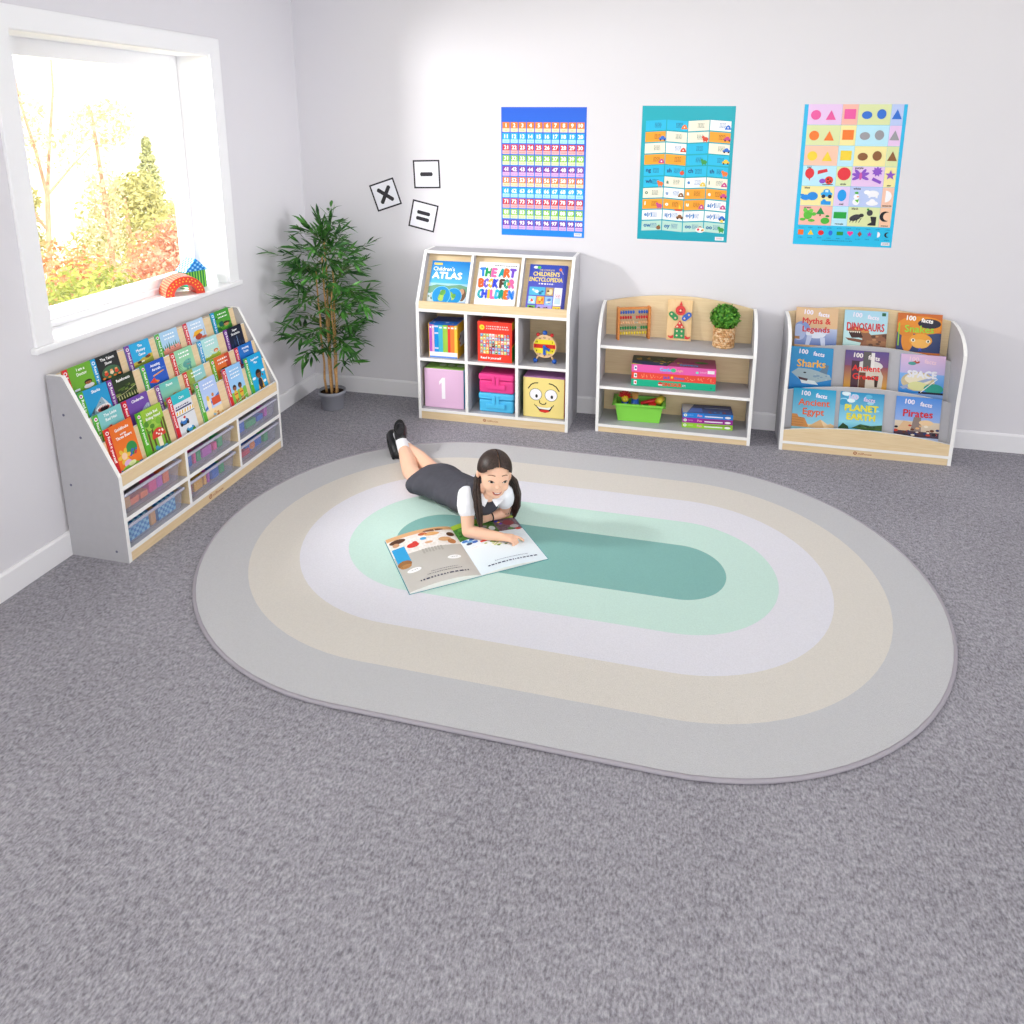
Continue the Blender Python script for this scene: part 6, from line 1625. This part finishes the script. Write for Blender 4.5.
hc.v = [hc.v[k] for k in used]; hc.f = [[rm[k] for k in f] for f in hc.f]
hair = part(hc, 'hair', hairm)
sm = hair.modifiers.new('solid', 'SOLIDIFY'); sm.thickness = .007; sm.offset = 0
def pony(path, rad, seed, n=34):
    rnd = random.Random(seed); mb = MB(); P_ = [V(p) for p in path]
    for k in range(n):
        a0 = rnd.uniform(0, 2*PI); q = math.sqrt(rnd.random()); pts = []; rs = []
        for i, p in enumerate(P_):
            t = i/(len(P_)-1); ax = (P_[min(i+1, len(P_)-1)]-P_[max(0, i-1)]).normalized()
            s1 = ax.cross(V((.3, .8, .2))).normalized(); s2 = ax.cross(s1)
            R_ = rad[i]*q; a_ = a0+t*.8
            o_ = p+s1*(R_*math.cos(a_))+s2*(R_*math.sin(a_)); o_.z = max(o_.z, RZ+.006)
            pts.append(o_); rs.append((.0058 if i else .006)*(1-.65*max(0, t-.6)/.4))
        mb.tube(pts, rs, 6)
    return mb
nb, fb = hd(-.076, .012, -.028), hd(.074, .03, -.025)
P1 = [hd(-.055, .035, .0), nb, V((1.636, -1.545, .222)), V((1.652, -1.575, .165)), V((1.663, -1.588, .115)), V((1.668, -1.590, .080))]
P2 = [hd(.055, .045, .0), fb, V((1.772, -1.43, .22)), V((1.774, -1.40, .15)), V((1.770, -1.40, .095)), V((1.752, -1.392, .042))]
part(pony(P1, [.012, .011, .015, .016, .013, .008], 1), 'pigtail', hairm)
part(pony(P2, [.012, .012, .020, .026, .030, .028], 2, 46), 'pigtail', hairm)
for p, d in ((nb, P1), (fb, P2)):
    mb = MB(); mb.ell(p, .0145, 12, 8); part(mb, 'hair_tie', mat('hair_tie_black', '#18161a', .7))
# face
def decal(mb, pts, col, off):
    cx = sum(p[0] for p in pts)/len(pts); cz = sum(p[1] for p in pts)/len(pts); n = len(pts); vs = []
    for s_ in (1.0, .66, .33):
        for p in pts: vs.append((cx+(p[0]-cx)*s_, cz+(p[1]-cz)*s_))
    vs.append((cx, cz)); out = []
    for (x, z) in vs:
        o_ = hd(x, -.2, z); hit = bvh.ray_cast(o_, -F_*1.0)
        p = hit[0] if hit[0] is not None else hd(x, -.07, z)
        out.append(p+F_*off)
    fs = []
    for r in range(2):
        for k in range(n): fs.append((r*n+k, r*n+(k+1) % n, (r+1)*n+(k+1) % n, (r+1)*n+k))
    for k in range(n): fs.append((2*n+k, 2*n+(k+1) % n, 3*n))
    mb.add(out, fs, 0, col)
def dbuild(mb, name): return part(mb, name, print_mat('face_print', .4, .3), girl, False)
def arcs(cx, cz, w_, up, lo, n=9, tilt=0):
    top = [(cx-w_+2*w_*i/n, cz+up*math.sin(PI*i/n)+tilt*(i/n-.5)) for i in range(n+1)]
    bot = [(cx+w_-2*w_*i/n, cz-lo*math.sin(PI*i/n)+tilt*(.5-i/n)) for i in range(1, n)]
    return top+bot
for s_ in (-1, 1):
    mb = MB(); cx, cz = s_*.0305, -.010
    decal(mb, arcs(cx, cz, .0140, .0068, .0042, tilt=s_*.002), '#3a2620', .0004)
    decal(mb, arcs(cx, cz-.0006, .0112, .0042, .0032, tilt=s_*.002), '#d9cfcc', .0008)
    decal(mb, [(cx+.0010+.0060*math.cos(2*PI*i/12), cz+.0003+.0048*math.sin(2*PI*i/12)) for i in range(12)], '#24140f', .0012)
    dbuild(mb, 'eye')
    mb = MB(); bz = .0145
    decal(mb, [(s_*.014, bz+.0035), (s_*.026, bz+.0055), (s_*.038, bz+.0035), (s_*.048, bz-.0035), (s_*.038, bz+.0002), (s_*.026, bz+.0022), (s_*.015, bz-.0005)], '#7a5a4a', .0006); dbuild(mb, 'eyebrow')
mb = MB(); mz = -.060
decal(mb, [(-.023, mz+.007), (-.012, mz+.0035), (0, mz+.002), (.012, mz+.0035), (.023, mz+.007), (.016, mz-.006), (.006, mz-.0105), (-.006, mz-.0105), (-.016, mz-.006)], '#c8685c', .0006)
decal(mb, [(-.018, mz+.0040), (0, mz+.0005), (.018, mz+.0040), (.012, mz-.004), (0, mz-.0065), (-.012, mz-.004)], '#7a2c2a', .0010)
decal(mb, [(-.015, mz+.0030), (0, mz+.0002), (.015, mz+.0030), (.009, mz-.0012), (0, mz-.0028), (-.009, mz-.0012)], '#f8f4f0', .0014)
dbuild(mb, 'mouth')
mb = MB()
for s_ in (-1, 1): decal(mb, [(s_*.0055+.0022*math.cos(2*PI*i/8), -.0385+.0013*math.sin(2*PI*i/8)) for i in range(8)], '#9a5a48', .0004)
dbuild(mb, 'nostrils')
# band on the far wrist
mb = MB(); ax = (FWR-FEL).normalized(); s1 = ax.cross(V((0, 0, 1))).normalized(); s2 = ax.cross(s1); c = FWR-ax*.004
mb.tube([c+s1*(.0205*math.cos(t))+s2*(.0205*math.sin(t)) for t in [2*PI*i/20 for i in range(21)]], .003, 8); part(mb, 'wrist_band', mat('band_black', '#1c2228', .6))
